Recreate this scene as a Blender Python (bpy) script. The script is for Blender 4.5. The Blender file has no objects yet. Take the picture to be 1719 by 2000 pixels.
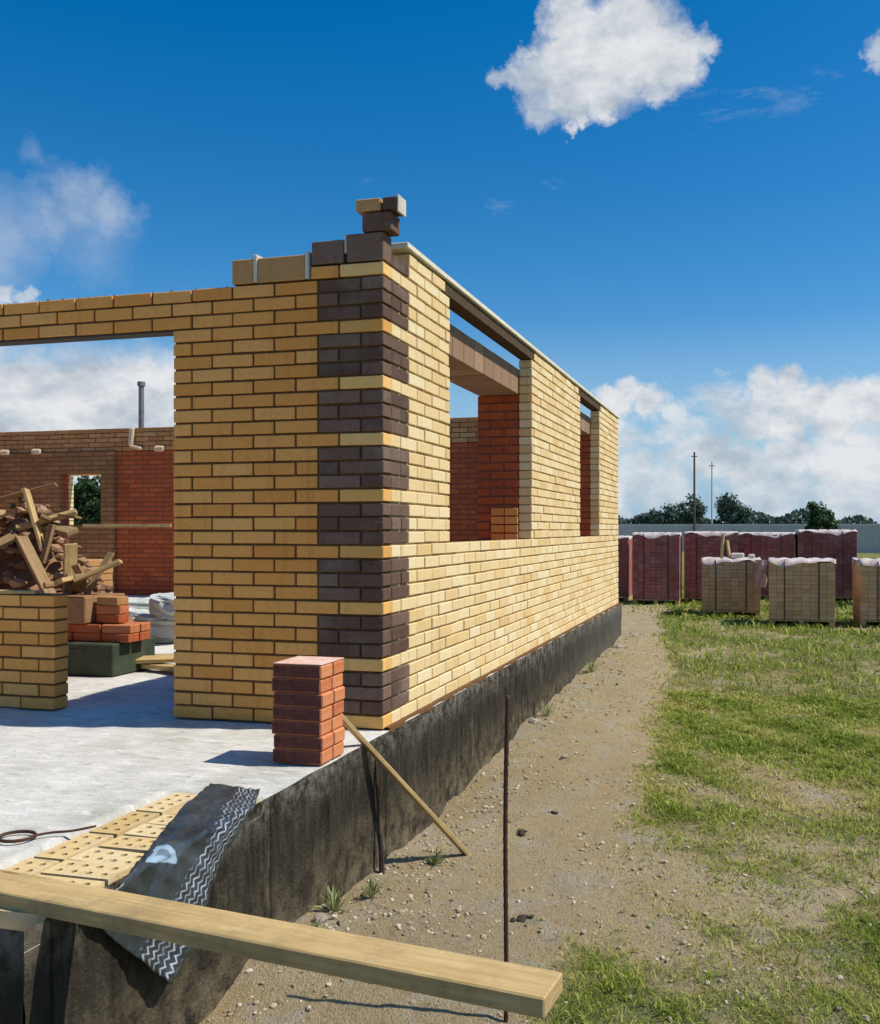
import bpy, math, random
import numpy as np
from mathutils import Vector, Matrix
random.seed(7); rng = np.random.default_rng(7)
R = math.radians
scene = bpy.context.scene
col = scene.collection

# ---------------------------------------------------------------- helpers
def tag(o, label=None, cat=None, group=None, kind=None):
    if label: o['label'] = label
    if cat: o['category'] = cat
    if group: o['group'] = group
    if kind: o['kind'] = kind
    return o

def empty(name, loc=(0, 0, 0), rz=0.0):
    o = bpy.data.objects.new(name, None); col.objects.link(o)
    o.location = loc; o.rotation_euler = (0, 0, rz); o.empty_display_size = .1
    return o

def copy_tree(o, parent=None):
    c = o.copy(); col.objects.link(c); c.parent = parent
    for ch in list(o.children):
        copy_tree(ch, c)
    return c

def _chamfer_topology():
    idx = {}; vs = []
    for sx in (-1, 1):
        for sy in (-1, 1):
            for sz in (-1, 1):
                for ax in range(3):
                    idx[(sx, sy, sz, ax)] = len(vs); vs.append((sx, sy, sz, ax))
    faces = []
    for ax in range(3):
        a, b = [(1, 2), (2, 0), (0, 1)][ax]
        for s in (-1, 1):
            f = []
            for (u, v) in ((-1, -1), (1, -1), (1, 1), (-1, 1)):
                k = [0, 0, 0]; k[ax] = s; k[a] = u; k[b] = v
                f.append(idx[(*k, ax)])
            faces.append(f)
    for e in range(3):
        a, b = [(1, 2), (2, 0), (0, 1)][e]
        for sa in (-1, 1):
            for sb in (-1, 1):
                def K(se, ax):
                    k = [0, 0, 0]; k[e] = se; k[a] = sa; k[b] = sb
                    return idx[(*k, ax)]
                faces.append([K(-1, a), K(1, a), K(1, b), K(-1, b)])
    for sx in (-1, 1):
        for sy in (-1, 1):
            for sz in (-1, 1):
                faces.append([idx[(sx, sy, sz, 0)], idx[(sx, sy, sz, 1)], idx[(sx, sy, sz, 2)]])
    S = np.array([(a, b, c) for a, b, c, _ in vs], float)
    M = np.array([[0 if i == ax else 1 for i in range(3)] for *_, ax in vs], float)
    P = S * (1 - .2 * M)
    out = []
    for f in faces:
        p = P[f]; n = np.cross(p[1] - p[0], p[2] - p[0])
        out.append(f if n @ p.mean(0) > 0 else f[::-1])
    return S, M, out
_S, _M, _F = _chamfer_topology()

class MB:
    """collects shapes, builds ONE mesh object"""
    def __init__(s): s.v = []; s.f = []; s.t = []; s.n = 0; s.uv = None
    def add(s, v, f, t=0.5):
        v = np.asarray(v, float); s.v.append(v)
        s.f += [[i + s.n for i in q] for q in f]; s.t += [t] * len(f) if np.isscalar(t) else list(t)
        s.n += len(v)
    def box(s, c, size, ch=.003, rot=None, t=0.5):
        h = np.array(size, float) / 2
        ch = min(ch, h.min() * .6)
        v = _S * (h - ch * _M)
        if rot is not None: v = v @ np.array(rot).T
        s.add(v + np.array(c, float), _F, t)
    def span(s, a, b, ch=.003, t=.5):
        a = np.array(a, float); b = np.array(b, float)
        s.box((a + b) / 2, np.abs(b - a), ch, None, t)
    def tube(s, pts, rad, n=8, t=.5, caps=True, ribs=0):
        pts = [Vector(p) for p in pts]
        rad = [rad] * len(pts) if np.isscalar(rad) else rad
        v = []; f = []
        up = Vector((0, 0, 1)) if abs((pts[1] - pts[0]).normalized().z) < .9 else Vector((1, 0, 0))
        for i, p in enumerate(pts):
            d = (pts[min(i + 1, len(pts) - 1)] - pts[max(i - 1, 0)]).normalized()
            a = d.cross(up).normalized(); b = d.cross(a)
            for k in range(n):
                an = 2 * math.pi * k / n
                v.append(p + (a * math.cos(an) + b * math.sin(an)) * rad[i])
        for i in range(len(pts) - 1):
            for k in range(n):
                k2 = (k + 1) % n
                f.append([i * n + k, i * n + k2, (i + 1) * n + k2, (i + 1) * n + k])
        if caps:
            f.append(list(range(n))[::-1]); f.append([(len(pts) - 1) * n + k for k in range(n)])
        s.add([tuple(q) for q in v], f, t)
    def build(s, name, mat, parent=None, smooth=False):
        me = bpy.data.meshes.new(name)
        v = np.concatenate(s.v) if s.v else np.zeros((0, 3))
        me.from_pydata(v.tolist(), [], s.f)
        a = me.attributes.new('tint', 'FLOAT', 'FACE'); a.data.foreach_set('value', np.array(s.t, np.float32))
        if smooth: me.polygons.foreach_set('use_smooth', [True] * len(me.polygons))
        me.materials.append(mat); me.update()
        o = bpy.data.objects.new(name, me); col.objects.link(o)
        if parent: o.parent = parent
        return o

def rotm(rx=0, ry=0, rz=0):
    return np.array(Matrix.Rotation(rz, 3, 'Z') @ Matrix.Rotation(ry, 3, 'Y') @ Matrix.Rotation(rx, 3, 'X'))

# ---------------------------------------------------------------- materials
class NT:
    def __init__(s, name):
        s.m = bpy.data.materials.new(name); s.m.use_nodes = True
        s.nt = s.m.node_tree; s.nt.nodes.clear()
        s.out = s.n('ShaderNodeOutputMaterial'); s.b = s.n('ShaderNodeBsdfPrincipled')
        s.l(s.b.outputs[0], s.out.inputs[0])
    def n(s, t, **k):
        x = s.nt.nodes.new(t)
        for a, b in k.items(): setattr(x, a, b)
        return x
    def l(s, a, b): s.nt.links.new(a, b)
    def val(s, sock, v):
        if hasattr(v, 'is_output') or isinstance(v, bpy.types.NodeSocket): s.l(v, sock)
        else: sock.default_value = v
    def coord(s, kind='Object'): return s.n('ShaderNodeTexCoord').outputs[kind]
    def noise(s, vec, scale, detail=5, rough=.6, out='Fac'):
        x = s.n('ShaderNodeTexNoise'); s.val(x.inputs['Vector'], vec)
        x.inputs['Scale'].default_value = scale; x.inputs['Detail'].default_value = detail; x.inputs['Roughness'].default_value = rough
        return x.outputs[out]
    def ramp(s, f, stops):
        x = s.n('ShaderNodeValToRGB'); s.val(x.inputs[0], f)
        e = x.color_ramp.elements
        while len(e) < len(stops): e.new(.5)
        for q, (p, c) in zip(e, stops):
            q.position = p; q.color = (*c, 1) if len(c) == 3 else c
        return x.outputs[0]
    def mix(s, f, a, b, mode='MIX'):
        x = s.n('ShaderNodeMix', data_type='RGBA', blend_type=mode)
        s.val(x.inputs[0], f)
        for sock, q in ((x.inputs[6], a), (x.inputs[7], b)):
            s.val(sock, (*q, 1) if isinstance(q, tuple) and len(q) == 3 else q)
        return x.outputs[2]
    def math(s, op, a, b=0.0, c=None):
        x = s.n('ShaderNodeMath', operation=op); s.val(x.inputs[0], a); s.val(x.inputs[1], b)
        if c is not None: s.val(x.inputs[2], c)
        return x.outputs[0]
    def mrange(s, v, a, b, c=0.0, d=1.0):
        x = s.n('ShaderNodeMapRange'); s.val(x.inputs[0], v)
        for i, q in enumerate((a, b, c, d)): x.inputs[i + 1].default_value = q
        return x.outputs[0]
    def mapping(s, vec, scale=(1, 1, 1), loc=(0, 0, 0), rot=(0, 0, 0)):
        x = s.n('ShaderNodeMapping'); s.val(x.inputs[0], vec)
        x.inputs['Scale'].default_value = scale; x.inputs['Location'].default_value = loc; x.inputs['Rotation'].default_value = rot
        return x.outputs[0]
    def attr(s, name):
        x = s.n('ShaderNodeAttribute'); x.attribute_name = name; return x.outputs['Fac']
    def bump(s, h, strength=.4, dist=.01):
        x = s.n('ShaderNodeBump'); x.inputs['Strength'].default_value = strength; x.inputs['Distance'].default_value = dist
        s.val(x.inputs['Height'], h); s.l(x.outputs[0], s.b.inputs['Normal'])
    def done(s, color, rough=.85, spec=.25):
        s.val(s.b.inputs['Base Color'], (*color, 1) if isinstance(color, tuple) else color)
        s.val(s.b.inputs['Roughness'], rough); s.b.inputs['Specular IOR Level'].default_value = spec
        return s.m

def brick_mat(name, dark, mid, light, dust=(.5, .45, .36), dustamt=.25, spots=.35, smear=.5):
    m = NT(name); t = m.attr('tint'); oc = m.coord()
    c = m.ramp(t, [(0, dark), (.5, mid), (1, light)])
    n1 = m.noise(oc, 38, 6, .7)
    c = m.mix(m.mrange(n1, .35, .75, 0, spots), c, tuple(x * .62 for x in mid), 'MIX')
    n2 = m.noise(oc, 2.3, 5, .65)
    c = m.mix(m.mrange(n2, .48, .8, 0, dustamt), c, dust)
    n3 = m.noise(oc, 210, 3, .6)
    c = m.mix(m.mrange(n3, .3, .75, .0, .22), c, tuple(x * .5 for x in mid))
    sm = m.noise(m.mapping(oc, (1, 1, 1.9)), 17, 6, .75)
    c = m.mix(m.mrange(sm, .60, .74, 0, smear), c, tuple(min(.85, x * .55 + .33) for x in mid))
    vs_ = m.noise(m.mapping(oc, (9, 9, .9)), 1.4, 5, .6)
    c = m.mix(m.mrange(vs_, .56, .74, 0, smear * .8), c, tuple(x * .45 for x in mid))
    m.bump(m.math('ADD', m.math('ADD', m.noise(oc, 160, 4, .7), m.math('MULTIPLY', n1, .9)), m.math('MULTIPLY', sm, .5)), .55, .005)
    return m.done(c, .9, .15)

def plain(name, a, b, scale=12, bump=.3, rough=.85, dist=.005, detail=6, spec=.25, stretch=(1, 1, 1)):
    m = NT(name); oc = m.mapping(m.coord(), stretch)
    n = m.noise(oc, scale, detail, .65)
    c = m.mix(m.mrange(n, .3, .72), a, b)
    m.bump(m.noise(oc, scale * 6, 4, .7), bump, dist)
    return m.done(c, rough, spec)

def wood_mat(name, a, b, axis=0):
    m = NT(name); oc = m.coord()
    sc = [14, 14, 14]; sc[axis] = .7
    g = m.noise(m.mapping(oc, tuple(sc)), 4, 8, .7)
    c = m.mix(m.mrange(g, .3, .7), a, b)
    st = m.noise(m.mapping(oc, (2, 2, 2)), 2.2, 4, .6)
    c = m.mix(m.mrange(st, .5, .75, 0, .45), c, tuple(x * .55 for x in a))
    # knots
    v = m.n('ShaderNodeTexVoronoi'); vs = [12, 12, 12]; vs[axis] = 2.6
    m.l(m.mapping(oc, tuple(vs)), v.inputs['Vector']); v.inputs['Scale'].default_value = 1
    c = m.mix(m.mrange(v.outputs['Distance'], .05, .16, .8, 0), c, (.12, .06, .025))
    sp = m.noise(m.mapping(oc, (1, 1, 1)), 26, 5, .75)
    c = m.mix(m.mrange(sp, .64, .72, 0, .6), c, (.60, .57, .50))
    dt = m.noise(oc, 5.5, 7, .75)
    c = m.mix(m.mrange(dt, .48, .7, 0, .6), c, (.24, .175, .10))
    fine = m.noise(m.mapping(oc, tuple(q * 3 for q in sc)), 4, 6, .7)
    c = m.mix(m.mrange(fine, .56, .7, 0, .35), c, (.18, .11, .05))
    m.bump(m.math('ADD', g, fine), .5, .004)
    return m.done(c, .85, .12)

def red_wall_mat(name, cols=((.52, .125, .04), (.38, .085, .03), (.24, .06, .028))):
    """rough red ceramic masonry with its joints as surface pattern"""
    m = NT(name); g = m.n('ShaderNodeNewGeometry'); p = m.n('ShaderNodeSeparateXYZ'); m.l(m.coord(), p.inputs[0])
    nrm = m.n('ShaderNodeSeparateXYZ'); m.l(g.outputs['True Normal'], nrm.inputs[0])
    ax = m.math('GREATER_THAN', m.math('ABSOLUTE', nrm.outputs[0]), .5)
    u = m.math('ADD', m.math('MULTIPLY', p.outputs[1], ax), m.math('MULTIPLY', p.outputs[0], m.math('SUBTRACT', 1.0, ax)))
    cb = m.n('ShaderNodeCombineXYZ'); m.l(u, cb.inputs[0]); m.l(p.outputs[2], cb.inputs[1])
    bt = m.n('ShaderNodeTexBrick'); m.l(cb.outputs[0], bt.inputs['Vector'])
    bt.inputs['Scale'].default_value = 1.0; bt.inputs['Brick Width'].default_value = .262; bt.inputs['Row Height'].default_value = .077
    bt.inputs['Mortar Size'].default_value = .009; bt.inputs['Mortar Smooth'].default_value = .3; bt.inputs['Bias'].default_value = 0
    bt.inputs['Color1'].default_value = (*cols[0], 1); bt.inputs['Color2'].default_value = (*cols[1], 1)
    bt.inputs['Mortar'].default_value = (.15, .07, .045, 1)
    n = m.noise(m.coord(), 3, 5, .6)
    c = m.mix(m.mrange(n, .35, .7, 0, .45), bt.outputs['Color'], cols[2])
    n2 = m.noise(m.coord(), 40, 4, .6)
    c = m.mix(m.mrange(n2, .55, .75, 0, .3), c, (.42, .28, .2))
    m.bump(m.math('SUBTRACT', m.math('MULTIPLY', n2, .3), bt.outputs['Fac']), .7, .008)
    return m.done(c, .92, .1)

M = {}
M['yellow'] = brick_mat('yellow brick', (.76, .52, .22), (.86, .65, .33), (.90, .75, .46), dust=(.85, .74, .52), dustamt=.35, spots=.3)
M['yellow_shade'] = brick_mat('yellow brick toned for shade', (.74, .30, .065), (.85, .39, .10), (.90, .47, .15), dust=(.72, .44, .18), dustamt=.2, spots=.42)  # same yellow brick, with the front wall's shade put into its colour
M['edging'] = brick_mat('dusty pale brick', (.62, .42, .17), (.74, .54, .25), (.8, .64, .36), dust=(.72, .68, .58), dustamt=.6, spots=.5, smear=.7)
M['corner'] = brick_mat('corner brick', (.72, .36, .09), (.88, .50, .15), (.92, .60, .22), dust=(.8, .62, .38), dustamt=.3, spots=.3)  # same yellow brick, toned between the sunlit side and the shady front
M['brown'] = brick_mat('dark brown brick', (.09, .052, .038), (.16, .095, .068), (.25, .165, .12), dust=(.36, .31, .26), dustamt=.5, spots=.6, smear=.45)
M['red'] = brick_mat('red rough brick', (.40, .095, .03), (.52, .15, .05), (.6, .22, .09), dust=(.5, .38, .28), dustamt=.3)
M['tan'] = brick_mat('tan block', (.42, .2, .075), (.52, .27, .1), (.6, .36, .16), dustamt=.15)
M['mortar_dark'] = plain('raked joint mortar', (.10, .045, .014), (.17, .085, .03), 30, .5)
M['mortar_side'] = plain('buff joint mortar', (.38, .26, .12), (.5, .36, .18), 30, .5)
M['mortar_light'] = plain('pale cement mortar', (.55, .5, .42), (.72, .67, .58), 18, .6, dist=.01)
M['redwall'] = red_wall_mat('red masonry')
M['timber'] = wood_mat('sawn pine', (.42, .28, .11), (.62, .46, .22), 0)
M['oldtimber'] = wood_mat('old stained timber', (.20, .12, .055), (.42, .29, .15), 0)
M['timber_y'] = wood_mat('sawn pine along y', (.50, .36, .2), (.66, .52, .33), 1)
M['timber_z'] = wood_mat('sawn pine along z', (.44, .32, .18), (.58, .45, .28), 2)
M['paleboard'] = plain('bleached pale board', (.62, .57, .42), (.78, .74, .6), 9, .3)
M['tanlump'] = plain('dry tan mortar', (.5, .36, .22), (.7, .55, .38), 20, .6)
M['header'] = plain('dark oiled header', (.05, .03, .015), (.11, .07, .035), 20, .5)
M['rubble'] = brick_mat('brown rubble', (.16, .09, .05), (.30, .17, .09), (.5, .3, .18), dust=(.5, .4, .3), dustamt=.4)
M['lintel'] = brick_mat('weathered lintel block', (.28, .17, .10), (.36, .23, .14), (.43, .29, .18), dust=(.42, .34, .27), dustamt=.3)
M['crust'] = plain('dusty reddish crust', (.62, .34, .22), (.78, .62, .52), 14, .6)
M['tanwall'] = red_wall_mat('tan brown masonry', ((.38, .20, .08), (.26, .13, .05), (.16, .09, .04)))
M['steel_dark'] = plain('dark primed steel', (.03, .028, .025), (.07, .055, .045), 25, .3, .6)
M['rust'] = plain('rusty rebar', (.05, .028, .018), (.12, .06, .035), 60, .6, .8)
M['pole'] = plain('grey metal', (.10, .11, .12), (.2, .2, .21), 14, .2, .5, spec=.5)
M['sack'] = plain('white woven sack', (.42, .46, .42), (.74, .76, .72), 9, .8, .8, .02)
M['card'] = plain('brown cardboard', (.20, .10, .045), (.36, .21, .10), 5, .5)
M['green'] = plain('dark green sheet', (.022, .04, .022), (.07, .085, .05), 6, .5, .8)
M['film'] = plain('pale wrapping film', (.52, .40, .36), (.74, .66, .62), 6, .8, .45, .03, spec=.5)
M['stone'] = plain('pale limestone lumps', (.34, .30, .22), (.52, .47, .38), 20, .8, .9, .02)
M['clod'] = plain('dark earth clods', (.05, .04, .028), (.13, .1, .07), 30, .9, .95, .02)

def slab_mat():
    m = NT('dusty concrete'); oc = m.coord()
    n = m.noise(oc, 1.3, 8, .68); n2 = m.noise(m.mapping(oc, (1, 2.6, 1)), 6, 8, .72)
    c = m.mix(m.mrange(n, .34, .64), (.44, .43, .37), (.68, .665, .61))
    c = m.mix(m.mrange(n2, .5, .68, 0, .75), c, (.80, .78, .73))
    n3 = m.noise(m.mapping(oc, (1, 2.2, 1), (3, 1, 0)), 9, 6, .7)
    c = m.mix(m.mrange(n3, .54, .68, 0, .7), c, (.30, .31, .24))
    v = m.n('ShaderNodeTexVoronoi'); m.l(oc, v.inputs['Vector']); v.inputs['Scale'].default_value = 34
    c = m.mix(m.math('MULTIPLY', m.mrange(v.outputs['Distance'], .08, .16, .8, 0), m.mrange(n, .45, .6)), c, (.22, .19, .13))
    m.bump(m.math('ADD', n2, m.noise(oc, 60, 5, .7)), .5, .012)
    return m.done(c, .9, .2)
M['slab'] = slab_mat()

def found_mat():
    m = NT('bitumen coated foundation'); oc = m.coord()
    st = m.noise(m.mapping(oc, (7, 7, .8)), 3, 8, .7)
    n = m.noise(oc, 2.2, 7, .7)
    c = m.mix(m.mrange(st, .3, .7), (.018, .016, .012), (.10, .086, .062))
    c = m.mix(m.mrange(n, .5, .75, 0, .55), c, (.10, .083, .058))
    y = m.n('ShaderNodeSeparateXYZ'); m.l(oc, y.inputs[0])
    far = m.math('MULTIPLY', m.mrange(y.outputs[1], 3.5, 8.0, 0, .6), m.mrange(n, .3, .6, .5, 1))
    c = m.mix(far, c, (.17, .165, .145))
    # earth splashed along the foot
    low = m.math('MULTIPLY', m.mrange(y.outputs[2], -.68, -.30, 1, 0), m.mrange(m.noise(oc, 9, 6, .7), .4, .62))
    c = m.mix(m.math('MULTIPLY', low, .85), c, (.32, .26, .16))
    dr = m.noise(m.mapping(oc, (16, 16, .5), (3, 1, 2)), 1.3, 6, .7)
    top = m.math('MULTIPLY', m.mrange(m.math('ADD', y.outputs[2], m.math('MULTIPLY', dr, .22)), -.06, .10), m.mrange(m.noise(oc, 12, 6, .7), .42, .58))
    c = m.mix(m.math('MULTIPLY', top, .75), c, (.36, .33, .27))
    sf = m.math('PINGPONG', m.math('ADD', y.outputs[1], y.outputs[0]), .61)
    c = m.mix(m.mrange(sf, .0, .012, .7, 0), c, (.006, .006, .005))
    mk = m.noise(m.mapping(oc, (3, 3, 1.2), (7, 2, 5)), 2.6, 8, .75)
    c = m.mix(m.mrange(mk, .55, .66, 0, .7), c, (.20, .165, .11))
    m.bump(m.math('ADD', m.noise(oc, 45, 6, .75), m.math('MULTIPLY', st, .8)), 1.0, .03)
    return m.done(c, .93, .08)
M['found'] = found_mat()

def felt_mat():
    m = NT('black felt with pale zigzag print'); uvn = m.n('ShaderNodeUVMap'); uvn.uv_map = 'UVMap'
    s = m.n('ShaderNodeSeparateXYZ'); m.l(uvn.outputs[0], s.inputs[0])
    u, v = s.outputs[0], s.outputs[1]
    tri = m.math('PINGPONG', m.math('MULTIPLY', u, 50.0), 1.0)
    w = m.math('ADD', m.math('MULTIPLY', v, 14.0), m.math('MULTIPLY', tri, .55))
    fr = m.math('PINGPONG', w, .5)
    line = m.mrange(fr, .10, .2, 1, 0)
    wob = m.math('ADD', v, m.math('MULTIPLY', m.math('SUBTRACT', m.noise(m.coord(), 9, 3), .5), .12))
    band = m.math('MULTIPLY', m.mrange(wob, .55, .60), m.mrange(wob, .93, .98, 1, 0))
    n = m.noise(m.coord(), 16, 5, .7)
    k = m.math('MULTIPLY', m.math('MULTIPLY', line, band), m.mrange(n, .36, .56, .08, .85))
    base = m.mix(m.mrange(m.noise(m.coord(), 7, 6, .7), .35, .7), (.012, .017, .016), (.06, .075, .085))
    c = m.mix(k, base, (.42, .46, .54))
    p_ = m.math('ABSOLUTE', m.math('MULTIPLY', m.math('SUBTRACT', u, .60), 14.0)); q_ = m.math('MULTIPLY', m.math('SUBTRACT', v, .20), 7.0)
    tr_ = m.math('MAXIMUM', m.math('SUBTRACT', m.math('ADD', p_, m.math('MULTIPLY', q_, .5)), .5), m.math('SUBTRACT', m.math('MULTIPLY', q_, -1.0), 1.0))
    patch = m.math('MULTIPLY', m.mrange(m.math('ADD', tr_, m.math('MULTIPLY', m.math('SUBTRACT', n, .5), .5)), -.04, .06, 1, 0), m.mrange(tr_, -.42, -.30, .35, 1))
    c = m.mix(m.math('MULTIPLY', patch, .85), c, (.34, .47, .58))
    m.bump(m.noise(m.coord(), 60, 4, .7), .4, .006)
    return m.done(c, m.mrange(n, .3, .7, .22, .5), .55)
M['felt'] = felt_mat()

def ground_mat():
    m = NT('dry earth'); oc = m.coord()
    n = m.noise(oc, .9, 8, .7); n2 = m.noise(oc, 7, 8, .75); n3 = m.noise(oc, 55, 5, .75)
    c = m.mix(m.mrange(n, .36, .64), (.68, .51, .27), (.82, .65, .38))
    c = m.mix(m.mrange(n2, .48, .66, 0, .75), c, (.54, .45, .27))
    c = m.mix(m.mrange(n3, .5, .7, 0, .6), c, (.72, .65, .50))
    c = m.mix(m.mrange(m.noise(oc, 24, 6, .78), .56, .68, 0, .7), c, (.20, .155, .09))
    c = m.mix(m.mrange(m.noise(oc, 3.1, 7, .75), .52, .66, 0, .8), c, (.72, .68, .56))
    c = m.mix(m.mrange(m.noise(m.mapping(oc, (1, .5, 1), (4, 2, 0)), 2.1, 7, .72), .53, .66, 0, .5), c, (.58, .51, .38))
    g = m.attr('green')
    gm = m.mrange(m.math('ADD', g, m.math('MULTIPLY', m.math('SUBTRACT', n2, .5), .7)), .35, .75, 0, .85)
    gc = m.mix(m.mrange(m.noise(oc, .5, 6, .7), .42, .62), (.14, .19, .035), (.27, .27, .07))
    c = m.mix(gm, c, gc)
    m.bump(m.math('ADD', m.math('ADD', m.math('MULTIPLY', n2, 2.0), n3), m.noise(oc, 130, 3, .7)), 1.0, .05)
    return m.done(c, .95, .1)
M['ground'] = ground_mat()

def leafy(name, a, b, c3=None, transl=.25):
    m = NT(name); t = m.attr('tint')
    st = [(0, a), (1, b)] if c3 is None else [(0, a), (.55, b), (1, c3)]
    m.done(m.ramp(t, st), .7, .25)
    tr = m.n('ShaderNodeBsdfTranslucent'); m.l(m.b.inputs['Base Color'].links[0].from_socket, tr.inputs[0])
    mx = m.n('ShaderNodeMixShader'); mx.inputs[0].default_value = transl
    m.l(m.b.outputs[0], mx.inputs[1]); m.l(tr.outputs[0], mx.inputs[2]); m.l(mx.outputs[0], m.out.inputs[0])
    return m.m
M['grass'] = leafy('grass blades', (.11, .21, .018), (.35, .41, .06), (.66, .56, .23), .35)
M['leaf'] = leafy('tree leaves', (.012, .03, .012), (.04, .085, .028), (.09, .14, .05))
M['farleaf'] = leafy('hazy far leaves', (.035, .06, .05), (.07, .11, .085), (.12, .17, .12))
M['weed'] = leafy('pale weed leaves', (.12, .16, .05), (.3, .33, .13), (.5, .48, .25))
M['bark'] = plain('bark', (.08, .055, .035), (.16, .12, .085), 14, .8)

# ---------------------------------------------------------------- ground
FY = np.array([-30, -2.6, -1.8, -1.3, -.9, -.1, 1.2, 3.7, 5.8, 9, 14, 40, 900]); FZ = np.array([-.72, -.70, -.66, -.58, -.63, -.72, -.68, -.57, -.53, -.50, -.50, -.55, -.6])
def hsh(x, y, s):
    x = x * s; y = y * s
    return (np.sin(x * 1.7 + 1.3 * np.sin(y * 1.1 + .4)) + np.sin(y * 1.9 + 1.7 * np.sin(x * .8 + 2.1)) + np.sin((x + y) * 1.3 + 3)) / 3
def gz(x, y):
    x = np.asarray(x, float); y = np.asarray(y, float)
    w = np.clip((x - .15) / 1.0, 0, 1)
    near = np.interp(y, FY, FZ) + np.exp(-np.abs(x) / .22) * (.035 * hsh(y * 1.0, x * .2, 2.6) + .02 * hsh(y, x, 7.7))
    far = np.interp(y, [-30, 0, 3.7, 9, 14, 900], [-.76, -.74, -.62, -.50, -.50, -.6])
    z = near * (1 - w) + far * w + .035 * np.exp(-((x - .75) ** 2 + (y + 1.1) ** 2) / .12)
    d = np.exp(-((x - 3) ** 2 + (y - 4) ** 2) / 260)
    return z + d * (.016 * hsh(x, y, 3.1) + .012 * hsh(x + 5, y, 9.3) + .009 * hsh(x, y - 3, 23) + .006 * hsh(x + 1, y, 41))
def green_at(x, y):
    """how grassy the plot is at a point"""
    n = hsh(x, y, 1.7) * .5 + hsh(x + 7, y - 2, 4.3) * .33 + hsh(x - 3, y + 9, 11.0) * .28 + hsh(x + 1, y - 5, 27.0) * .2
    edge = 1.10 - .05 * np.clip(y, 0, 6) - .13 * np.clip(y - 6, 0, 6) + .30 * n
    patchA = np.clip((x - edge) / .3, 0, 1) * np.clip((y - .58 - .45 * n) / .5, 0, 1)
    e2 = .92 + .25 * n
    patchB = np.clip((x - e2) / .3, 0, 1) * np.clip((-y - .05 + .42 * n + (x - 1.5) * .42) / .55, 0, 1)
    mid = np.clip((x - 1.05) / .5, 0, 1) * (.46 + .3 * n)
    dry = np.exp(-(((x - 2.35) / .55) ** 2 + ((y - 1.7) / .55) ** 2)) * .38
    dry2 = np.exp(-(((x - 1.75) / .45) ** 2 + ((y + .62) / .25) ** 2)) * .45
    far = np.clip((y - 12) / 6, 0, 1)
    g = np.maximum(np.maximum(patchA, patchB), mid) * (1 - dry) * (1 - dry2)
    g = g * (.70 + .55 * n)
    return np.clip(np.maximum(g, far * .9), 0, 1)

xs = np.concatenate([[-700, -300, -120, -50, -24, -14, -8, -4, -2, -1], np.arange(-.6, 6, .05), np.arange(6, 14, .4), [15, 18, 24, 40, 80, 200, 500, 900]])
ys = np.concatenate([[-60, -20, -8, -5, -4], np.arange(-3.2, 7, .05), np.arange(7, 20, .25), [21, 23, 26, 32, 45, 70, 120, 250, 600, 1400]])
X, Y = np.meshgrid(xs, ys); Zg = gz(X, Y)
nx, ny = len(xs), len(ys)
I = (np.arange(ny - 1)[:, None] * nx + np.arange(nx - 1)[None]).ravel()
F = np.stack([I, I + 1, I + nx + 1, I + nx], 1)
me = bpy.data.meshes.new('ground')
me.from_pydata(np.stack([X.ravel(), Y.ravel(), Zg.ravel()], 1).tolist(), [], F.tolist())
at = me.attributes.new('green', 'FLOAT', 'POINT'); at.data.foreach_set('value', green_at(X, Y).ravel().astype(np.float32))
me.polygons.foreach_set('use_smooth', [True] * len(me.polygons)); me.materials.append(M['ground'])
ground = bpy.data.objects.new('ground', me); col.objects.link(ground); tag(ground, kind='structure')

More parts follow.
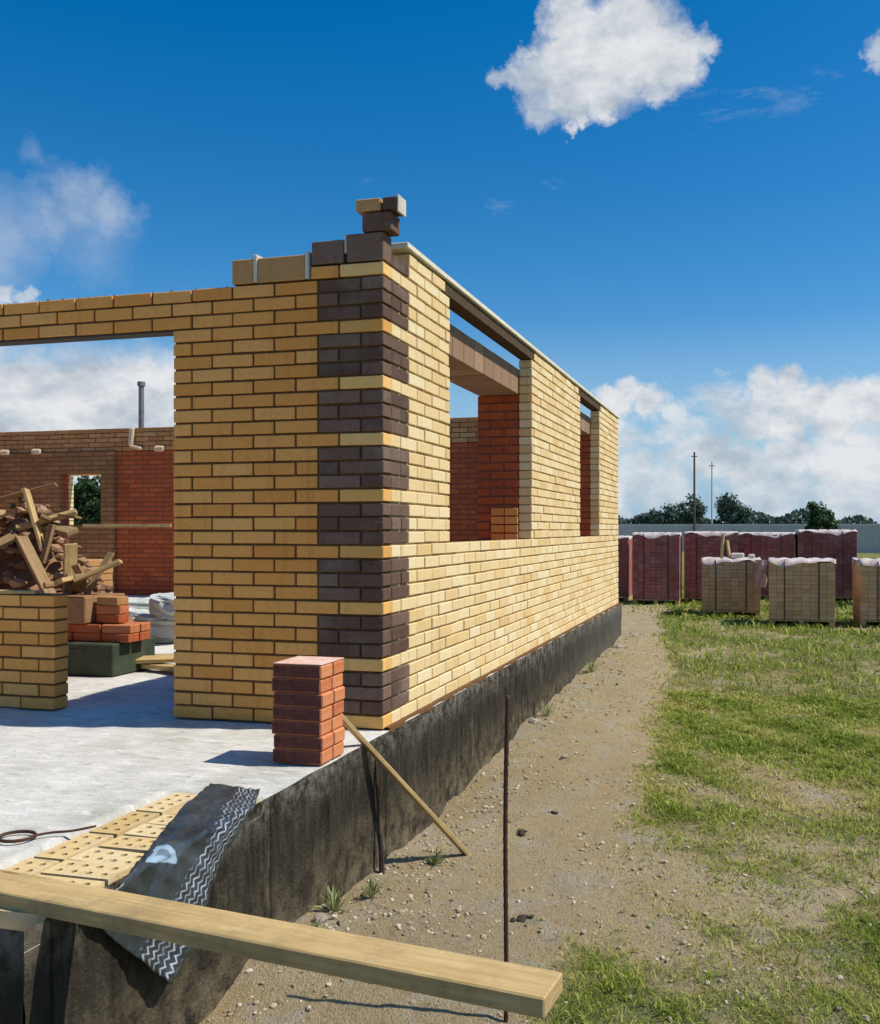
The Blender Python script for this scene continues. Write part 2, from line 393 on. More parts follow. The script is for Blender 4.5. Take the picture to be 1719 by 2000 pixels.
def blades(name, mat, n, xr, yr, hmul, lean=.5, dens=None, wid=.0035, seed=1, mint=0, maxt=1, dist_scale=True):
    g = np.random.default_rng(seed)
    x = g.uniform(*xr, n); y = g.uniform(*yr, n)
    keep = g.random(n) < (dens(x, y) if dens else 1)
    x = x[keep]; y = y[keep]; n = len(x)
    D = np.hypot(x - 1.95, y + 4.665)
    sc = np.clip(D / 5, .8, 4) if dist_scale else 1
    cl_ = np.clip(hsh(x, y, 6.3) * .6 + hsh(x + 3, y, 15.1) * .5, -1, 1); h = g.uniform(.35, 1.25, n) ** 1.2 * hmul * (.5 + .4 * green_at(x, y)) * (1 + .75 * cl_)
    w = wid * sc * g.uniform(.6, 1.4, n)
    a = g.uniform(0, 2 * math.pi, n); b = g.uniform(0, 2 * math.pi, n); L = h * g.uniform(.1, 1, n) * lean * 2
    z = gz(x, y) - .004
    dx, dy = np.cos(a) * w, np.sin(a) * w; lx, ly = np.cos(b) * L, np.sin(b) * L
    V = np.empty((n, 5, 3))
    V[:, 0] = np.stack([x - dx, y - dy, z], 1); V[:, 1] = np.stack([x + dx, y + dy, z], 1)
    V[:, 2] = np.stack([x + dx * .8 + lx * .35, y + dy * .8 + ly * .35, z + h * .6], 1)
    V[:, 3] = np.stack([x - dx * .8 + lx * .35, y - dy * .8 + ly * .35, z + h * .6], 1)
    V[:, 4] = np.stack([x + lx, y + ly, z + h * (1 - .3 * lean)], 1)
    b0 = np.arange(n)[:, None] * 5
    q = b0 + np.array([[0, 1, 2, 3]]); t3 = b0 + np.array([[3, 2, 4]])
    me = bpy.data.meshes.new(name)
    me.vertices.add(n * 5); me.vertices.foreach_set('co', V.ravel())
    loops = np.concatenate([q.ravel(), t3.ravel()]); me.loops.add(len(loops)); me.loops.foreach_set('vertex_index', loops.astype(np.int32))
    me.polygons.add(2 * n)
    me.polygons.foreach_set('loop_start', np.concatenate([np.arange(n) * 4, 4 * n + np.arange(n) * 3]).astype(np.int32))
    t = g.beta(1.3, 1.9, n) * .85 + .45 * hsh(x + 2, y + 1, 3.9) * .5 + .25 * hsh(x, y, 13) * .5 + .1 + .25 * np.exp(-(((x - 2.35) / .7) ** 2 + ((y - 1.7) / .7) ** 2)) + .2 * (1 - green_at(x, y))
    t = np.clip(t, mint, maxt)
    at = me.attributes.new('tint', 'FLOAT', 'FACE'); at.data.foreach_set('value', np.tile(t, 2).astype(np.float32))
    me.update(calc_edges=True); me.validate(); me.materials.append(mat)
    o = bpy.data.objects.new(name, me); col.objects.link(o)
    return o
dn = lambda x, y: np.clip(green_at(x, y) ** 1.4 * 1.2, 0, 1)
tag(blades('grass', M['grass'], 330000, (.7, 5.2), (-2.4, 5), .05, .8, dn, .0028), 'short patchy green and straw coloured grass beside the bare strip', 'grass', kind='stuff')
tag(blades('distant_grass', M['grass'], 110000, (-1, 14), (5, 24), .10, .7, dn, .0035, 5), 'far rough grass around and beyond the brick packs', 'grass', kind='stuff')
sp = lambda x, y: np.clip(.10 + .2 * hsh(x, y, 3.3), .0, 1) * (x > .12)
tall = lambda x, y: np.clip((hsh(x, y, 8.7) * .6 + hsh(x - 4, y, 19) * .5 - .42) * 3, 0, 1) * (green_at(x, y) > .25)
tag(blades('tall_weeds', M['grass'], 60000, (.7, 5), (-2.4, 8), .12, .75, tall, .0034, 31, .0, 1), 'taller clumps of weeds and dead stalks rising out of the grass', 'weeds', kind='stuff')
tag(blades('dry_tufts', M['grass'], 34000, (.1, 2.4), (-2.2, 9), .035, 1.0, sp, .0026, 9, .55, 1), 'sparse dry straw scattered over the bare earth', 'dry grass', kind='stuff')

# pebbles and crumbs of earth on the bare strip
def rock(mb, c, r, seed, squash=.7, t=.5):
    g = np.random.default_rng(seed)
    ph = (1 + 5 ** .5) / 2
    v = np.array([(-1, ph, 0), (1, ph, 0), (-1, -ph, 0), (1, -ph, 0), (0, -1, ph), (0, 1, ph), (0, -1, -ph), (0, 1, -ph), (ph, 0, -1), (ph, 0, 1), (-ph, 0, -1), (-ph, 0, 1)]) / 1.9
    f = [(0, 11, 5), (0, 5, 1), (0, 1, 7), (0, 7, 10), (0, 10, 11), (1, 5, 9), (5, 11, 4), (11, 10, 2), (10, 7, 6), (7, 1, 8), (3, 9, 4), (3, 4, 2), (3, 2, 6), (3, 6, 8), (3, 8, 9), (4, 9, 5), (2, 4, 11), (6, 2, 10), (8, 6, 7), (9, 8, 1)]
    v = v * g.uniform(.7, 1.25, (12, 1)) * np.array([1, g.uniform(.6, 1), squash]) * r
    a = g.uniform(0, 6.28); c_, s_ = math.cos(a), math.sin(a)
    v = v @ np.array([[c_, -s_, 0], [s_, c_, 0], [0, 0, 1]])
    mb.add(v + np.array(c), f, t)
mb = MB(); k = 0
while k < 9500:
    x = rng.uniform(.06, 2.6); y = rng.uniform(-2.3, 9.5) if rng.random() < .5 else rng.uniform(-2.3, 2)
    if rng.random() > .2 + .9 * max(0, hsh(x, y, 2.9)) * (1.2 - green_at(x, y)) + (.5 if x < .4 else 0): continue
    r = .003 + .014 * rng.random() ** 6 + (.003 if y > 3 else 0)
    rock(mb, (x, y, gz(x, y) + r * .2), r, k, t=rng.random()); k += 1
m = NT('pebbles'); t = m.attr('tint'); M['pebble'] = m.done(m.ramp(t, [(0, (.22, .17, .11)), (.6, (.42, .35, .24)), (1, (.56, .50, .38))]), .9, .15)
tag(mb.build('gravel', M['pebble']), 'small pebbles and crumbs of earth along the bare strip', 'gravel', kind='stuff')

# ---------------------------------------------------------------- the house
C = .077; BL = .25; J = .012; P = BL + J
SZ = 2.772            # top of the side wall
house = empty('unfinished_house', (0, 0, 0))
tag(house, 'roofless house of yellow brick with dark quoins going up on a concrete slab', 'house')

def merge_pieces(iv, cuts):
    out = [iv]
    for a, b in cuts:
        nw = []
        for s, e in out:
            if b <= s or a >= e: nw.append((s, e))
            else:
                if a - s > .02: nw.append((s, a))
                if e - b > .02: nw.append((b, e))
        out = nw
    return out

def lay(mbs, frame, L0, L1, n0, n1, opens, quoin=None, depth=.12, face=0.0):
    """running bond on a wall. frame(u, d, z) -> world ; u along, d depth behind the face"""
    for n in range(n0, n1):
        z0 = n * C + J * .5; z1 = z0 + .065
        zc = (z0 + z1) / 2
        cuts = [(a, b) for a, b, za, zb in opens if za - .02 < zc < zb + .02]
        off = 0 if n % 4 == 0 else (P / 2 if n % 2 else 0)
        k0 = int(math.floor((L0 - off) / P)) - 1; k1 = int(math.ceil((L1 - off) / P)) + 1
        for (s, e) in merge_pieces((L0, L1), cuts):
            pos = [off + k * P for k in range(k0, k1 + 1)]
            ed = {s, e} | {p for p in pos if s + .045 < p < e - .045}
            if quoin and n % 4 != 0 and quoin[0] >= 0 and s < quoin[1] < e:
                ed = {p for p in ed if abs(p - quoin[1]) > .05} | {quoin[1] + J / 2}
            ed = sorted(ed)
            for a, b in zip(ed[:-1], ed[1:]):
                a2 = a + (J / 2 if a > s + 1e-6 else .0); b2 = b - (J / 2 if b < e - 1e-6 else .0)
                if b2 - a2 < .02: continue
                key = 'y'
                if quoin and b <= quoin[1] + .02 and n % 4 != 0:
                    if (a + b) / 2 > quoin[0] and (a + b) / 2 < quoin[1]: key = 'q'
                jd = abs(rng.normal(0, .0028)) - .001; t = float(np.clip(rng.normal(.5, .26), 0, 1))
                if key == 'q': jd -= .002
                c = frame((a2 + b2) / 2, face + depth / 2 + jd, (z0 + z1) / 2 + rng.normal(0, .0008))
                size = np.abs(np.array(frame(b2, depth, z1)) - np.array(frame(a2, 0, z0)))
                if key == 'y' and 'c' in mbs and b < .30: key = 'c'
                mbs[key].box(c, size, .0035, rotm(rng.normal(0, .004), rng.normal(0, .004), rng.normal(0, .005)), t)

# front wall: u = -x, faces -y
fr_front = lambda u, d, z: (-u, d, z)
Q = 1.5 * P - J
front = {'y': MB(), 'q': MB(), 'c': MB()}
DO = (5 * P - J, 2.115)          # doorway
WO = (2.115, 3.75)               # window beside it
LB = 29 * C                     # underside of the lintel course
opens_f = [(DO[0], DO[1], -1, LB), (WO[0], WO[1], 9 * C, LB)]
WN = 32
lay(front, fr_front, .0, 12.0, 0, WN, opens_f, (0, Q))
# two further courses on the corner lead
lay(front, fr_front, .0, .43, WN, WN + 1, [], (-1, -.5))
mbm = MB()
def slab_cut(mb, fr, L0, L1, z0, z1, opens, d0, d1):
    """solid backing of a wall with rectangular openings, as butted blocks"""
    us = sorted({L0, L1} | {q for o in opens for q in o[:2] if L0 < q < L1})
    for a, b in zip(us[:-1], us[1:]):
        cz = sorted([(max(z0, o[2]), min(z1, o[3])) for o in opens if o[0] < (a + b) / 2 < o[1]])
        z = z0
        for p, q in cz:
            if p - z > .01: mb.span(fr(a, d0, z), fr(b, d1, p), .0005)
            z = max(z, q)
        if z1 - z > .01: mb.span(fr(a, d0, z), fr(b, d1, z1), .0005)
grow = lambda ops, e: [(a + e, b - e, za, zb) for a, b, za, zb in ops]
shr = lambda ops, e, ez=.004: [(a - e, b + e, za - (ez if za > 0 else 0), zb + ez) for a, b, za, zb in ops]
slab_cut(mbm, fr_front, .012, 11.99, 0.0, WN * C - .006, shr(opens_f, .008), .012, .115)
fw = front['y'].build('front_wall', M['yellow_shade'], house)
front['q'].build('quoin_brick', M['brown'], fw)
for i, vv in enumerate(front['c'].v):
    mb = MB(); mb.add(vv, _F, float(np.clip(rng.normal(.5, .26), 0, 1))); mb.build('corner_brick', M['corner'], fw)
mbm.build('mortar', M['mortar_dark'], fw)
# red inner leaf of the front wall
mb = MB(); slab_cut(mb, fr_front, .125, 11.87, 0.0, 31 * C, [(DO[0] - .02, WO[1], -1, 31 * C)], .122, .5)
mb.build('inner_leaf', M['redwall'], fw)
# steel angle under the lintel course
mb = MB(); mb.span((-3.85, .01, LB - .008), (-1.2, .11, LB + .003), .001); mb.build('steel_lintel', M['steel_dark'], fw)

# blocks standing on the top of the front wall, with pale mortar in the cross joints
z0 = WN * C + .006
def top_block(x0, x1, za, zb, mat, name, y0=.0, y1=.12, label=None):
    mb = MB(); mb.span((x0, y0 + rng.normal(0, .002), za), (x1, y1, zb), .005, float(rng.random()))
    o = mb.build(name, mat, fw)
    if label: o['label'] = label
    return o
xe = -.92
for w, key in ((.135, 'tan'), (.29, 'tan')):
    top_block(xe, xe + w, z0, z0 + .138, M[key], 'top_block', label='tan block standing on the top course'); xe += w + .028
joint_x = [-.92 + .135 + .014, -.92 + .135 + .028 + .29 + .014]
top_block(-.425, -.235, z0 + C, z0 + C + .125, M['brown'], 'top_block', label='dark brown block on the corner lead')
top_block(-.215, .0, z0 + C, z0 + C + .15, M['brown'], 'top_block', label='dark brown block on the corner lead')
top_block(-.125, .045, z0 + C + .158, z0 + C + .158 + .10, M['brown'], 'top_block', .0, .13, label='dark brown block high on the corner')
top_block(-.16, -.015, z0 + C + .268, z0 + C + .268 + .065, M['tan'], 'top_block', -.005, .13, label='tan brick on the topmost point of the corner')
top_block(-.003, .075, z0 + C + .266, z0 + C + .266 + .068, M['brown'], 'top_block', -.003, .13, label='dark brick on the topmost point of the corner')
mb = MB()
dabs = [((x - .012, -.004, z0 + .002), (x + .012, .11, z0 + .15 + .01 * rng.random())) for x in joint_x]
dabs += [((-.231, .004, z0 + C + .05), (-.218, .1, z0 + C + .155)), ((.078, .0, z0 + C + .25), (.090, .11, z0 + C + .345))]
for a, b in dabs:
    mb = MB(); mb.span(a, b, .004); mb.build('mortar_dab', M['mortar_light'], fw)
# crumbs of mortar along the bare top
mb = MB()
for i in range(160):
    x = -rng.uniform(.95, 3.9); r = rng.uniform(.005, .016)
    rock(mb, (x, rng.uniform(.01, .11), WN * C - .004), r, i, .7)
tag(mb.build('mortar_crumbs', M['mortar_dark'], fw), kind='stuff')

# side wall: u = y, faces +x
fr_side = lambda u, d, z: (-d, u, z)
side = {'y': MB(), 'q': MB()}
SN = 36; SILL = 13 * C; W1 = (1.13, 3.44); W2 = (5.80, 7.15); SL = 8.85; WT = 34.4 * C
opens_s = [(W1[0], W1[1], SILL, WT), (W2[0], W2[1], SILL, WT)]  # openings reach the header
CN = 34
lay(side, fr_side, .122, SL, 0, CN, opens_s, (0, Q + .0))
lay(side, fr_side, .40, SL, CN, 35, [(W1[0] - .1, W1[1] + .1, 0, 9), (W2[0] - .1, W2[1] + .1, 0, 9)], (-1, -.5))
# quoin ends of the side face are the bond of the front bricks; add their stub faces
stub = {'y': MB(), 'q': MB()}
sw = side['y'].build('side_wall', M['yellow'], house)
side['q'].build('quoin_brick', M['brown'], sw)
mb = MB(); slab_cut(mb, fr_side, .13, SL - .01, 0.0, CN * C - .006, shr(opens_s, .008), .012, .115)
mb.build('mortar', M['mortar_side'], sw)
# dark steel and timber header over both windows up to the levelling board
for a, b in (W1, W2):
    mb = MB(); mb.span((-.118, a - .14, WT - .03), (-.004, b + .14, 35 * C + .004), .002)
    mb.build('window_header', M['header'], sw)
mb = MB(); mb.span((-.14, .33, 35 * C + .010), (.016, SL + .02, 35 * C + .044), .004)
cap = mb.build('levelling_board', M['paleboard'], sw); cap['label'] = 'pale board running along the wall top'
# inner leaf with openings, tan band over the window
mb = MB()
IO = [(W1[0] - .0, W1[1] + .0, SILL - .04, 2.30), (W2[0], W2[1], SILL - .04, 2.30)]
slab_cut(mb, fr_side, .505, SL - .12, 0.0, 2.30, IO, .122, .51)
mb.build('inner_leaf', M['redwall'], sw)
mb = MB()
for i in range(34):
    a = .52 + i * P
    if a + BL > SL - .4: break
    mb = MB(); mb.span((-.505, a, 2.306 + .0), (-.126, a + BL, 2.306 + .225 + rng.uniform(-.002, .004)), .004, float(rng.random()))
    mb.build('lintel_block', M['lintel'], sw)

for n in range(4):
    for k in range(2):
        mb = MB(); mb.span((-.375 + k * .128, 3.405 + .004 * rng.random(), SILL - .02 + n * C), (-.375 + k * .128 + .12, 3.436, SILL + .045 + n * C), .003, float(rng.random())); mb.build('reveal_brick', M['yellow_shade'], sw)
# rear wall: yellow band on red, with a small window, seen from inside
rear = MB(); RY = SL - .26
opens_r = [(8.62, 9.42, 1.16, 2.02), (2.6, 3.6, 1.0, 2.3)]
fr_rear = lambda u, d, z: (-u, RY + d, z)
slab_cut(rear, fr_rear, .52, 11.5, 0, 2.38, opens_r, 0, .13)
rw = rear.build('rear_wall', M['redwall'], house)
mb = MB(); slab_cut(mb, fr_rear, 8.36, 11.5, 0, 2.38, opens_r, -.06, -.003); mb.build('tan_lining', M['tanwall'], rw)
mb = {'y': MB(), 'q': MB()}
lay(mb, lambda u, d, z: (-u, RY - .004 + d, z), .52, 11.5, 31, 36, [], None, .12)
mb['y'].build('top_course', M['tan'], rw)
mb = MB(); slab_cut(mb, lambda u, d, z: (-u, RY + d, z), .53, 11.49, 2.386, 36 * C - .01, [], .01, .12); mb.build('mortar', M['mortar_dark'], rw)
for c_, s_, r_ in [((x, RY - .05, 2.41), (.16, .12, .09), rotm(.2, 0, .3)) for x in (-10.55, -9.9, -7.5)] + [((-8.05, RY - .03, 2.62), (.09, .07, .30), rotm(0, .06, 0)), ((-7.95, RY - .05, 2.44), (.22, .08, .05), rotm(0, .25, 0))]:
    mb = MB(); mb.box(c_, s_, .02, r_); mb.build('pale_mortar_lump', M['tanlump'], rw)
mb = {'y': MB(), 'q': MB()}
lay(mb, lambda u, d, z: (-u, SL - d, z), .12, 12.0, 0, 35, [(8.62, 9.42, 1.16, 2.02), (2.6, 3.6, 1.0, 2.3)], None, .115)
mb['y'].build('outer_leaf', M['yellow'], rw)
# far end wall and an inner partition
mb = MB(); mb.span((-12, .52, 0), (-11.51, RY - .01, 2.7), .001); mb.build('end_wall', M['redwall'], house)

# slab and foundation
mb = MB()
def rough_slab():
    xs_ = np.concatenate([np.linspace(-12.2, -3, 24), np.linspace(-2.9, .03, 90)]); ys_ = np.concatenate([np.linspace(-2.57, .6, 100), np.linspace(.8, 8.9, 30)])
    Xs, Ys = np.meshgrid(xs_, ys_)
    Z = .004 * hsh(Xs, Ys, 4) + .003 * hsh(Xs + 2, Ys, 15)
    Z = Z * np.clip((.03 - Xs) / .3, 0, 1) - .006
    # rebate for the brick edging
    inside = (Xs > -.43) & (Ys < -1.30)
    Z = np.where(inside, -.066, Z)
    n1, n2 = len(xs_), len(ys_)
    e = np.where(Xs > .029, .006 * hsh(Xs, Ys, 9) - .003, 0)
    v = np.stack([(Xs + e).ravel(), Ys.ravel(), Z.ravel()], 1)
    i = (np.arange(n2 - 1)[:, None] * n1 + np.arange(n1 - 1)[None]).ravel()
    return v, np.stack([i, i + 1, i + n1 + 1, i + n1], 1).tolist()
v, f = rough_slab(); mb.add(v, f)
sl = mb.build('floor_slab', M['slab'], house, True)
def face_grid(o, du, dv, nu, nv, amp, nrm):
    mb = MB(); o = np.array(o, float); du = np.array(du, float); dv = np.array(dv, float); nrm = np.array(nrm, float)
    U, V = np.meshgrid(np.linspace(0, 1, nu), np.linspace(0, 1, nv))
    L = np.linalg.norm(du)
    d = amp * (hsh(U * L, V, 5) + .6 * hsh(U * L + 4, V, 17) + .35 * hsh(U * L, V + 2, 41)) * np.minimum(1, (1 - V) * 12)
    v = o + U[..., None] * du + V[..., None] * dv + d[..., None] * nrm
    i = (np.arange(nv - 1)[:, None] * nu + np.arange(nu - 1)[None]).ravel()
    mb.add(v.reshape(-1, 3), np.stack([i, i + 1, i + nu + 1, i + nu], 1).tolist())
    return mb
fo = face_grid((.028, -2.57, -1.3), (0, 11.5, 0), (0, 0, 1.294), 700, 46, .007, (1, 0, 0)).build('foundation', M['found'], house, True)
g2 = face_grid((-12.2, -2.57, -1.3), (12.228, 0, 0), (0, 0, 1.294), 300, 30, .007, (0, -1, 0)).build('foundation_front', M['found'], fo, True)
# thin ledge of mortar squeezed along the slab edge under the side wall
mb = MB(); yy = np.arange(.02, 8.85, .03); vv = []; ff = []
for i, y in enumerate(yy):
    w_ = .020 + .014 * hsh(y, 3.0, 9) + .006 * hsh(y, 1.0, 37)
    vv += [(-.01, y, .012), (w_, y, .008 + .003 * hsh(y, 2.0, 21)), (w_ + .004, y, -.012)]
for i in range(len(yy) - 1): q = i * 3; ff += [[q, q + 1, q + 4, q + 3], [q + 1, q + 2, q + 5, q + 4]]
mb.add(vv, ff); mb.build('mortar_ledge', M['mortar_dark'], sl)

# perforated bricks bedded along the slab edge (flush with the slab)
edge_rows = []
def perforated(mb, c, size, rz, t):
    """brick with round dark holes open at the top, made as a top sheet with recessed wells"""
    L, W, H = size; hr = .0125
    holes = [(-.083, 0), (-.0275, 0), (.0275, 0), (.083, 0)]
    cells = [(-.110 + .055 * i, -.110 + .055 * (i + 1)) for i in range(4)]
    rows = [(-W / 2 + .012, -.012), (.012, W / 2 - .012)]
    vs = []; fs = []
    Rm = rotm(0, 0, rz)
    def put(p): vs.append(p); return len(vs) - 1
    hz = H / 2; K = 8
    us = [-L / 2, -.110, -.055, 0, .055, .110, L / 2]; wsr = [-W / 2, -W / 2 + .012, -.006, .006, W / 2 - .012, W / 2]
    for i in range(6):
        for j in range(5):
            a, b = us[i], us[i + 1]; p, q = wsr[j], wsr[j + 1]
            if 1 <= i <= 4 and j in (1, 3):
                cx, cy = (a + b) / 2, (p + q) / 2
                sq = []; ci = []; cb = []
                for k in range(K):
                    an = 2 * math.pi * (k + .5) / K; dx, dy = math.cos(an), math.sin(an)
                    s = 1 / max(abs(dx) / ((b - a) / 2), abs(dy) / ((q - p) / 2))
                    ci.append(put((cx + dx * hr, cy + dy * hr, hz))); cb.append(put((cx + dx * hr, cy + dy * hr, hz - .06)))
                    sq.append(put((cx + dx * s, cy + dy * s, hz)))
                corner = [put((b, q, hz)), put((a, q, hz)), put((a, p, hz)), put((b, p, hz))]
                for k in range(K):
                    k2 = (k + 1) % K
                    fs.append([ci[k], sq[k], sq[k2], ci[k2]]); fs.append([cb[k], ci[k], ci[k2], cb[k2]])
                fs.append(cb)
                for (k, cc) in ((0, 0), (2, 1), (4, 2), (6, 3)):
                    fs.append([sq[k], corner[cc], sq[(k + 1) % K]])
            else:
                fs.append([put((a, p, hz)), put((b, p, hz)), put((b, q, hz)), put((a, q, hz))])
    cs = [put((sx * L / 2, sy * W / 2, sz * hz)) for sx in (-1, 1) for sy in (-1, 1) for sz in (-1, 1)]
    fs += [[cs[0], cs[4], cs[5], cs[1]], [cs[6], cs[2], cs[3], cs[7]], [cs[2], cs[0], cs[1], cs[3]], [cs[4], cs[6], cs[7], cs[5]]]
    mb.add(np.array(vs) @ Rm.T + np.array(c), fs, t)
words_ord = ['first', 'second', 'third', 'fourth', 'fifth', 'sixth', 'seventh', 'eighth', 'ninth', 'tenth', 'eleventh', 'twelfth', 'thirteenth']
brk = 0
for i in range(9):
    y = -1.385 - i * .130
    for j, (xc, rz) in enumerate(((-.105, 0), )):
        mb = MB(); perforated(mb, (0, 0, 0), (.246, .116, .065), 0, float(rng.random()))
        o = mb.build('edging_brick', M['edging'], None)
        o.location = (xc + rng.normal(0, .004), y, -.030 + rng.normal(0, .003)); o.rotation_euler = (rng.normal(0, .012), rng.normal(0, .008), rng.normal(0, .022))
        tag(o, f'perforated brick set crosswise in the slab edge, {words_ord[i]} from the red stack', 'brick', 'perforated bricks bedded along the slab edge')
for i in range(4):
    y = -1.455 - i * .262
    mb = MB(); perforated(mb, (0, 0, 0), (.246, .116, .065), 0, float(rng.random()))
    o = mb.build('edging_brick', M['edging'], None)
    o.location = (-.305, y, -.029); o.rotation_euler = (0, 0, math.pi / 2 + rng.normal(0, .01))
    tag(o, f'perforated brick set lengthwise beside the slab edging, {words_ord[i]} from the red stack', 'brick', 'perforated bricks bedded along the slab edge')

# bituminous felt strip laid over the bricks and hanging over the slab edge
def felt():
    inner = [(-.27, -1.22), (-.19, -1.53), (-.08, -1.82), (.0, -2.02), (.07, -2.22), (.10, -2.36)]
    outer = [(-.02, -1.25), (.075, -1.46), (.17, -1.63), (.29, -1.77), (.38, -1.87), (.475, -1.99)]
    nu, nv = 110, 80
    def pl(P_, s):
        k = s * (len(P_) - 1); i = min(int(k), len(P_) - 2); f = k - i
        return np.array(P_[i]) * (1 - f) + np.array(P_[i + 1]) * f
    vs = []; uv = []; fs = []
    for a in range(nu):
        for b in range(nv):
            s, t = a / (nu - 1), b / (nv - 1)
            p = pl(inner, s) * (1 - t) + pl(outer, s) * t
            x, y = p
            wav = .011 * (.5 - abs(math.sin(y * 11 + x * 16 + 1.2 * math.sin(x * 13)))) + .006 * (.5 - abs(math.sin(y * 23 - x * 29 + 2))) + .0016 * math.sin(y * 90 + x * 71)
            bend = .045
            if x < bend - .012: q = (x, y, .010 + abs(wav) * .9)
            else:
                d = x - (bend - .012); r = .022
                if d < r * math.pi / 2:
                    an = d / r; q = (bend - .012 + r * math.sin(an), y, .010 - r * (1 - math.cos(an)) + abs(wav) * .5)
                else:
                    dd = d - r * math.pi / 2
                    q = (bend - .012 + r + .03 * min(1, dd * 3) * (.5 + .5 * math.sin(y * 9)) + wav, y, .010 - r - dd)
            vs.append(q); uv.append((s, t))
    for a in range(nu - 1):
        for b in range(nv - 1):
            i = a * nv + b; fs.append([i, i + nv, i + nv + 1, i + 1])
    mb = MB(); mb.add(vs, fs); o = mb.build('roofing_felt', M['felt'], None, True)
    ul = o.data.uv_layers.new(name='UVMap')
    for lp in o.data.loops: ul.data[lp.index].uv = uv[lp.vertex_index]
    so = o.modifiers.new('thickness', 'SOLIDIFY'); so.thickness = .003; so.offset = 1
    return o
fe = felt(); tag(fe, 'black roofing felt strip with white zigzag print hanging over the slab edge', 'roofing felt')
# the stack of red bricks on the slab corner
def shade_painted_mat():
    m = NT('red brick with front face darkened for shade'); t = m.attr('tint'); oc = m.coord()
    c = m.ramp(t, [(0, (.5, .14, .045)), (.5, (.62, .2, .07)), (1, (.68, .27, .11))])
    c = m.mix(m.mrange(m.noise(oc, 40, 5, .7), .45, .75, 0, .5), c, (.62, .42, .3))
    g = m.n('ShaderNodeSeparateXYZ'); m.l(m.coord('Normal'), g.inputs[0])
    fr = m.mrange(m.math('MULTIPLY', g.outputs[1], -1.0), .5, .9)  # front faces are painted darker, their shade put into the brick colour
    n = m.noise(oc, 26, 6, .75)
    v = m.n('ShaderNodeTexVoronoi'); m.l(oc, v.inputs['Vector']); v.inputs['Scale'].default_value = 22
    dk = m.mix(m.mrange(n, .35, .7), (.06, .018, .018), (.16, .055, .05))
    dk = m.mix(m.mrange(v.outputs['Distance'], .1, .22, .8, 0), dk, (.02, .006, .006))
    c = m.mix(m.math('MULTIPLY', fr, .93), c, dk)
    m.bump(m.math('ADD', n, m.noise(oc, 150, 4, .7)), .5, .004)
    return m.done(c, .9, .15)
M['shade_painted'] = shade_painted_mat()
cnt = 0
lv = ['lowest', 'second', 'third', 'middle', 'fifth', 'sixth', 'top']
for n in range(7):
    for r in range(2):
        mb = MB()
        mb.box((0, 0, 0), (.25, .12, .063), .006, None, float(np.clip(rng.normal(.5, .25), 0, 1)))
        # scored grooves on the front face
        o = mb.build('red_brick', M['shade_painted'], None)
        jx = .006 * math.sin(n * 2.1)
        o.location = (-.103 + jx, -.722 + r * .126 + rng.normal(0, .001), .0325 + n * .0655 + .001); o.rotation_euler = (0, 0, rng.normal(0, .012))
        tag(o, f'red brick in the {lv[n]} layer of the small stack, {"front" if r == 0 else "rear"} one facing the {"plank" if r == 0 else "wall"}', 'brick', 'red bricks stacked by the corner')
        cnt += 1
mb = MB(); mb.box((0, 0, 0), (.244, .246, .004), .0015); o = mb.build('cement_dust', M['crust']); o.location = (-.10, -.66, .0325 + 6 * .0655 + .0375)
tag(o, 'pale cement crust spread over the top of the red brick stack', 'cement')

# leaning board, rebar stakes, long plank
def beam(name, a, b, w, h, mat, roll=0.0, ch=.003, parent=None):
    a = Vector(a); b = Vector(b); d = (b - a); L = d.length
    q = d.to_track_quat('X', 'Z')
    mb = MB(); mb.box((0, 0, 0), (L, w, h), ch); o = mb.build(name, mat, parent)
    o.location = (a + b) / 2; o.rotation_mode = 'QUATERNION'
    from mathutils import Quaternion
    o.rotation_quaternion = q @ Quaternion((1, 0, 0), roll)
    return o
o = beam('leaning_board', (.415, .235, -.73), (-.055, -.455, .178), .05, .022, M['timber'], R(0))
tag(o, 'narrow timber board leaning from the ground against the slab edge by the corner', 'board')
def rebar(x, y, za, zb, name_label, r=.008, dx=0, dy=0):
    mb = MB(); n = int((zb - za) / .02)
    pts = [(x + dx * i / n + .004 * math.sin(i * .09), y + dy * i / n, za + (zb - za) * i / n) for i in range(n + 1)]
    mb.tube(pts, [r * (1.12 if i % 2 else .95) for i in range(n + 1)], 8)
    o = mb.build('rebar_stake', M['rust'], None, True); tag(o, name_label, 'rebar stake', None)
    return o
rebar(1.06, -1.40, -1.0, .478, 'tall rusty rebar stake standing behind the end of the long plank', .0085, .012)
rebar(.07, -.18, -.95, -.085, 'short rusty rebar stake against the dark foundation below the house corner', .008, -.036)
mb = MB(); mb.tube([(.07, -.185, -.74), (.068, -.185, -.60), (.062, -.183, -.5)], [.017, .015, .009], 8); o = mb.build('peg', M['steel_dark'], None)
tag(o, 'thick dark peg at the foot of the short stake', 'peg')
# plank
pb = [Vector((-1.40, -2.19, .052)), Vector((1.505, -2.53, .052)), Vector((1.500, -2.655, .052)), Vector((-1.40, -2.34, .052))]
ax = (pb[1] - pb[0]).normalized()
o = beam('plank', (-1.45, -2.245, .0205), (1.503, -2.594, .0205), .134, .048, M['timber'], 0, .004)
tag(o, 'long sawn pine plank lying across the slab edge and jutting over the ground', 'plank')

# wire ring with a tail lying on the slab
mb = MB()
pts = [(-.56 + .062 * math.cos(a), -1.96 + .055 * math.sin(a), .004 + .006 * a / 12) for a in np.linspace(0, 4 * math.pi, 60)]
pts += [(-.50 + .02 * i, -1.955 + .012 * math.sin(i) + .02 * i, .012) for i in range(8)]
mb.tube(pts, .0045, 6); o = mb.build('wire_coil', M['rust'], None, True)
tag(o, 'small coil of rusty wire with a loose tail lying on the slab', 'wire')

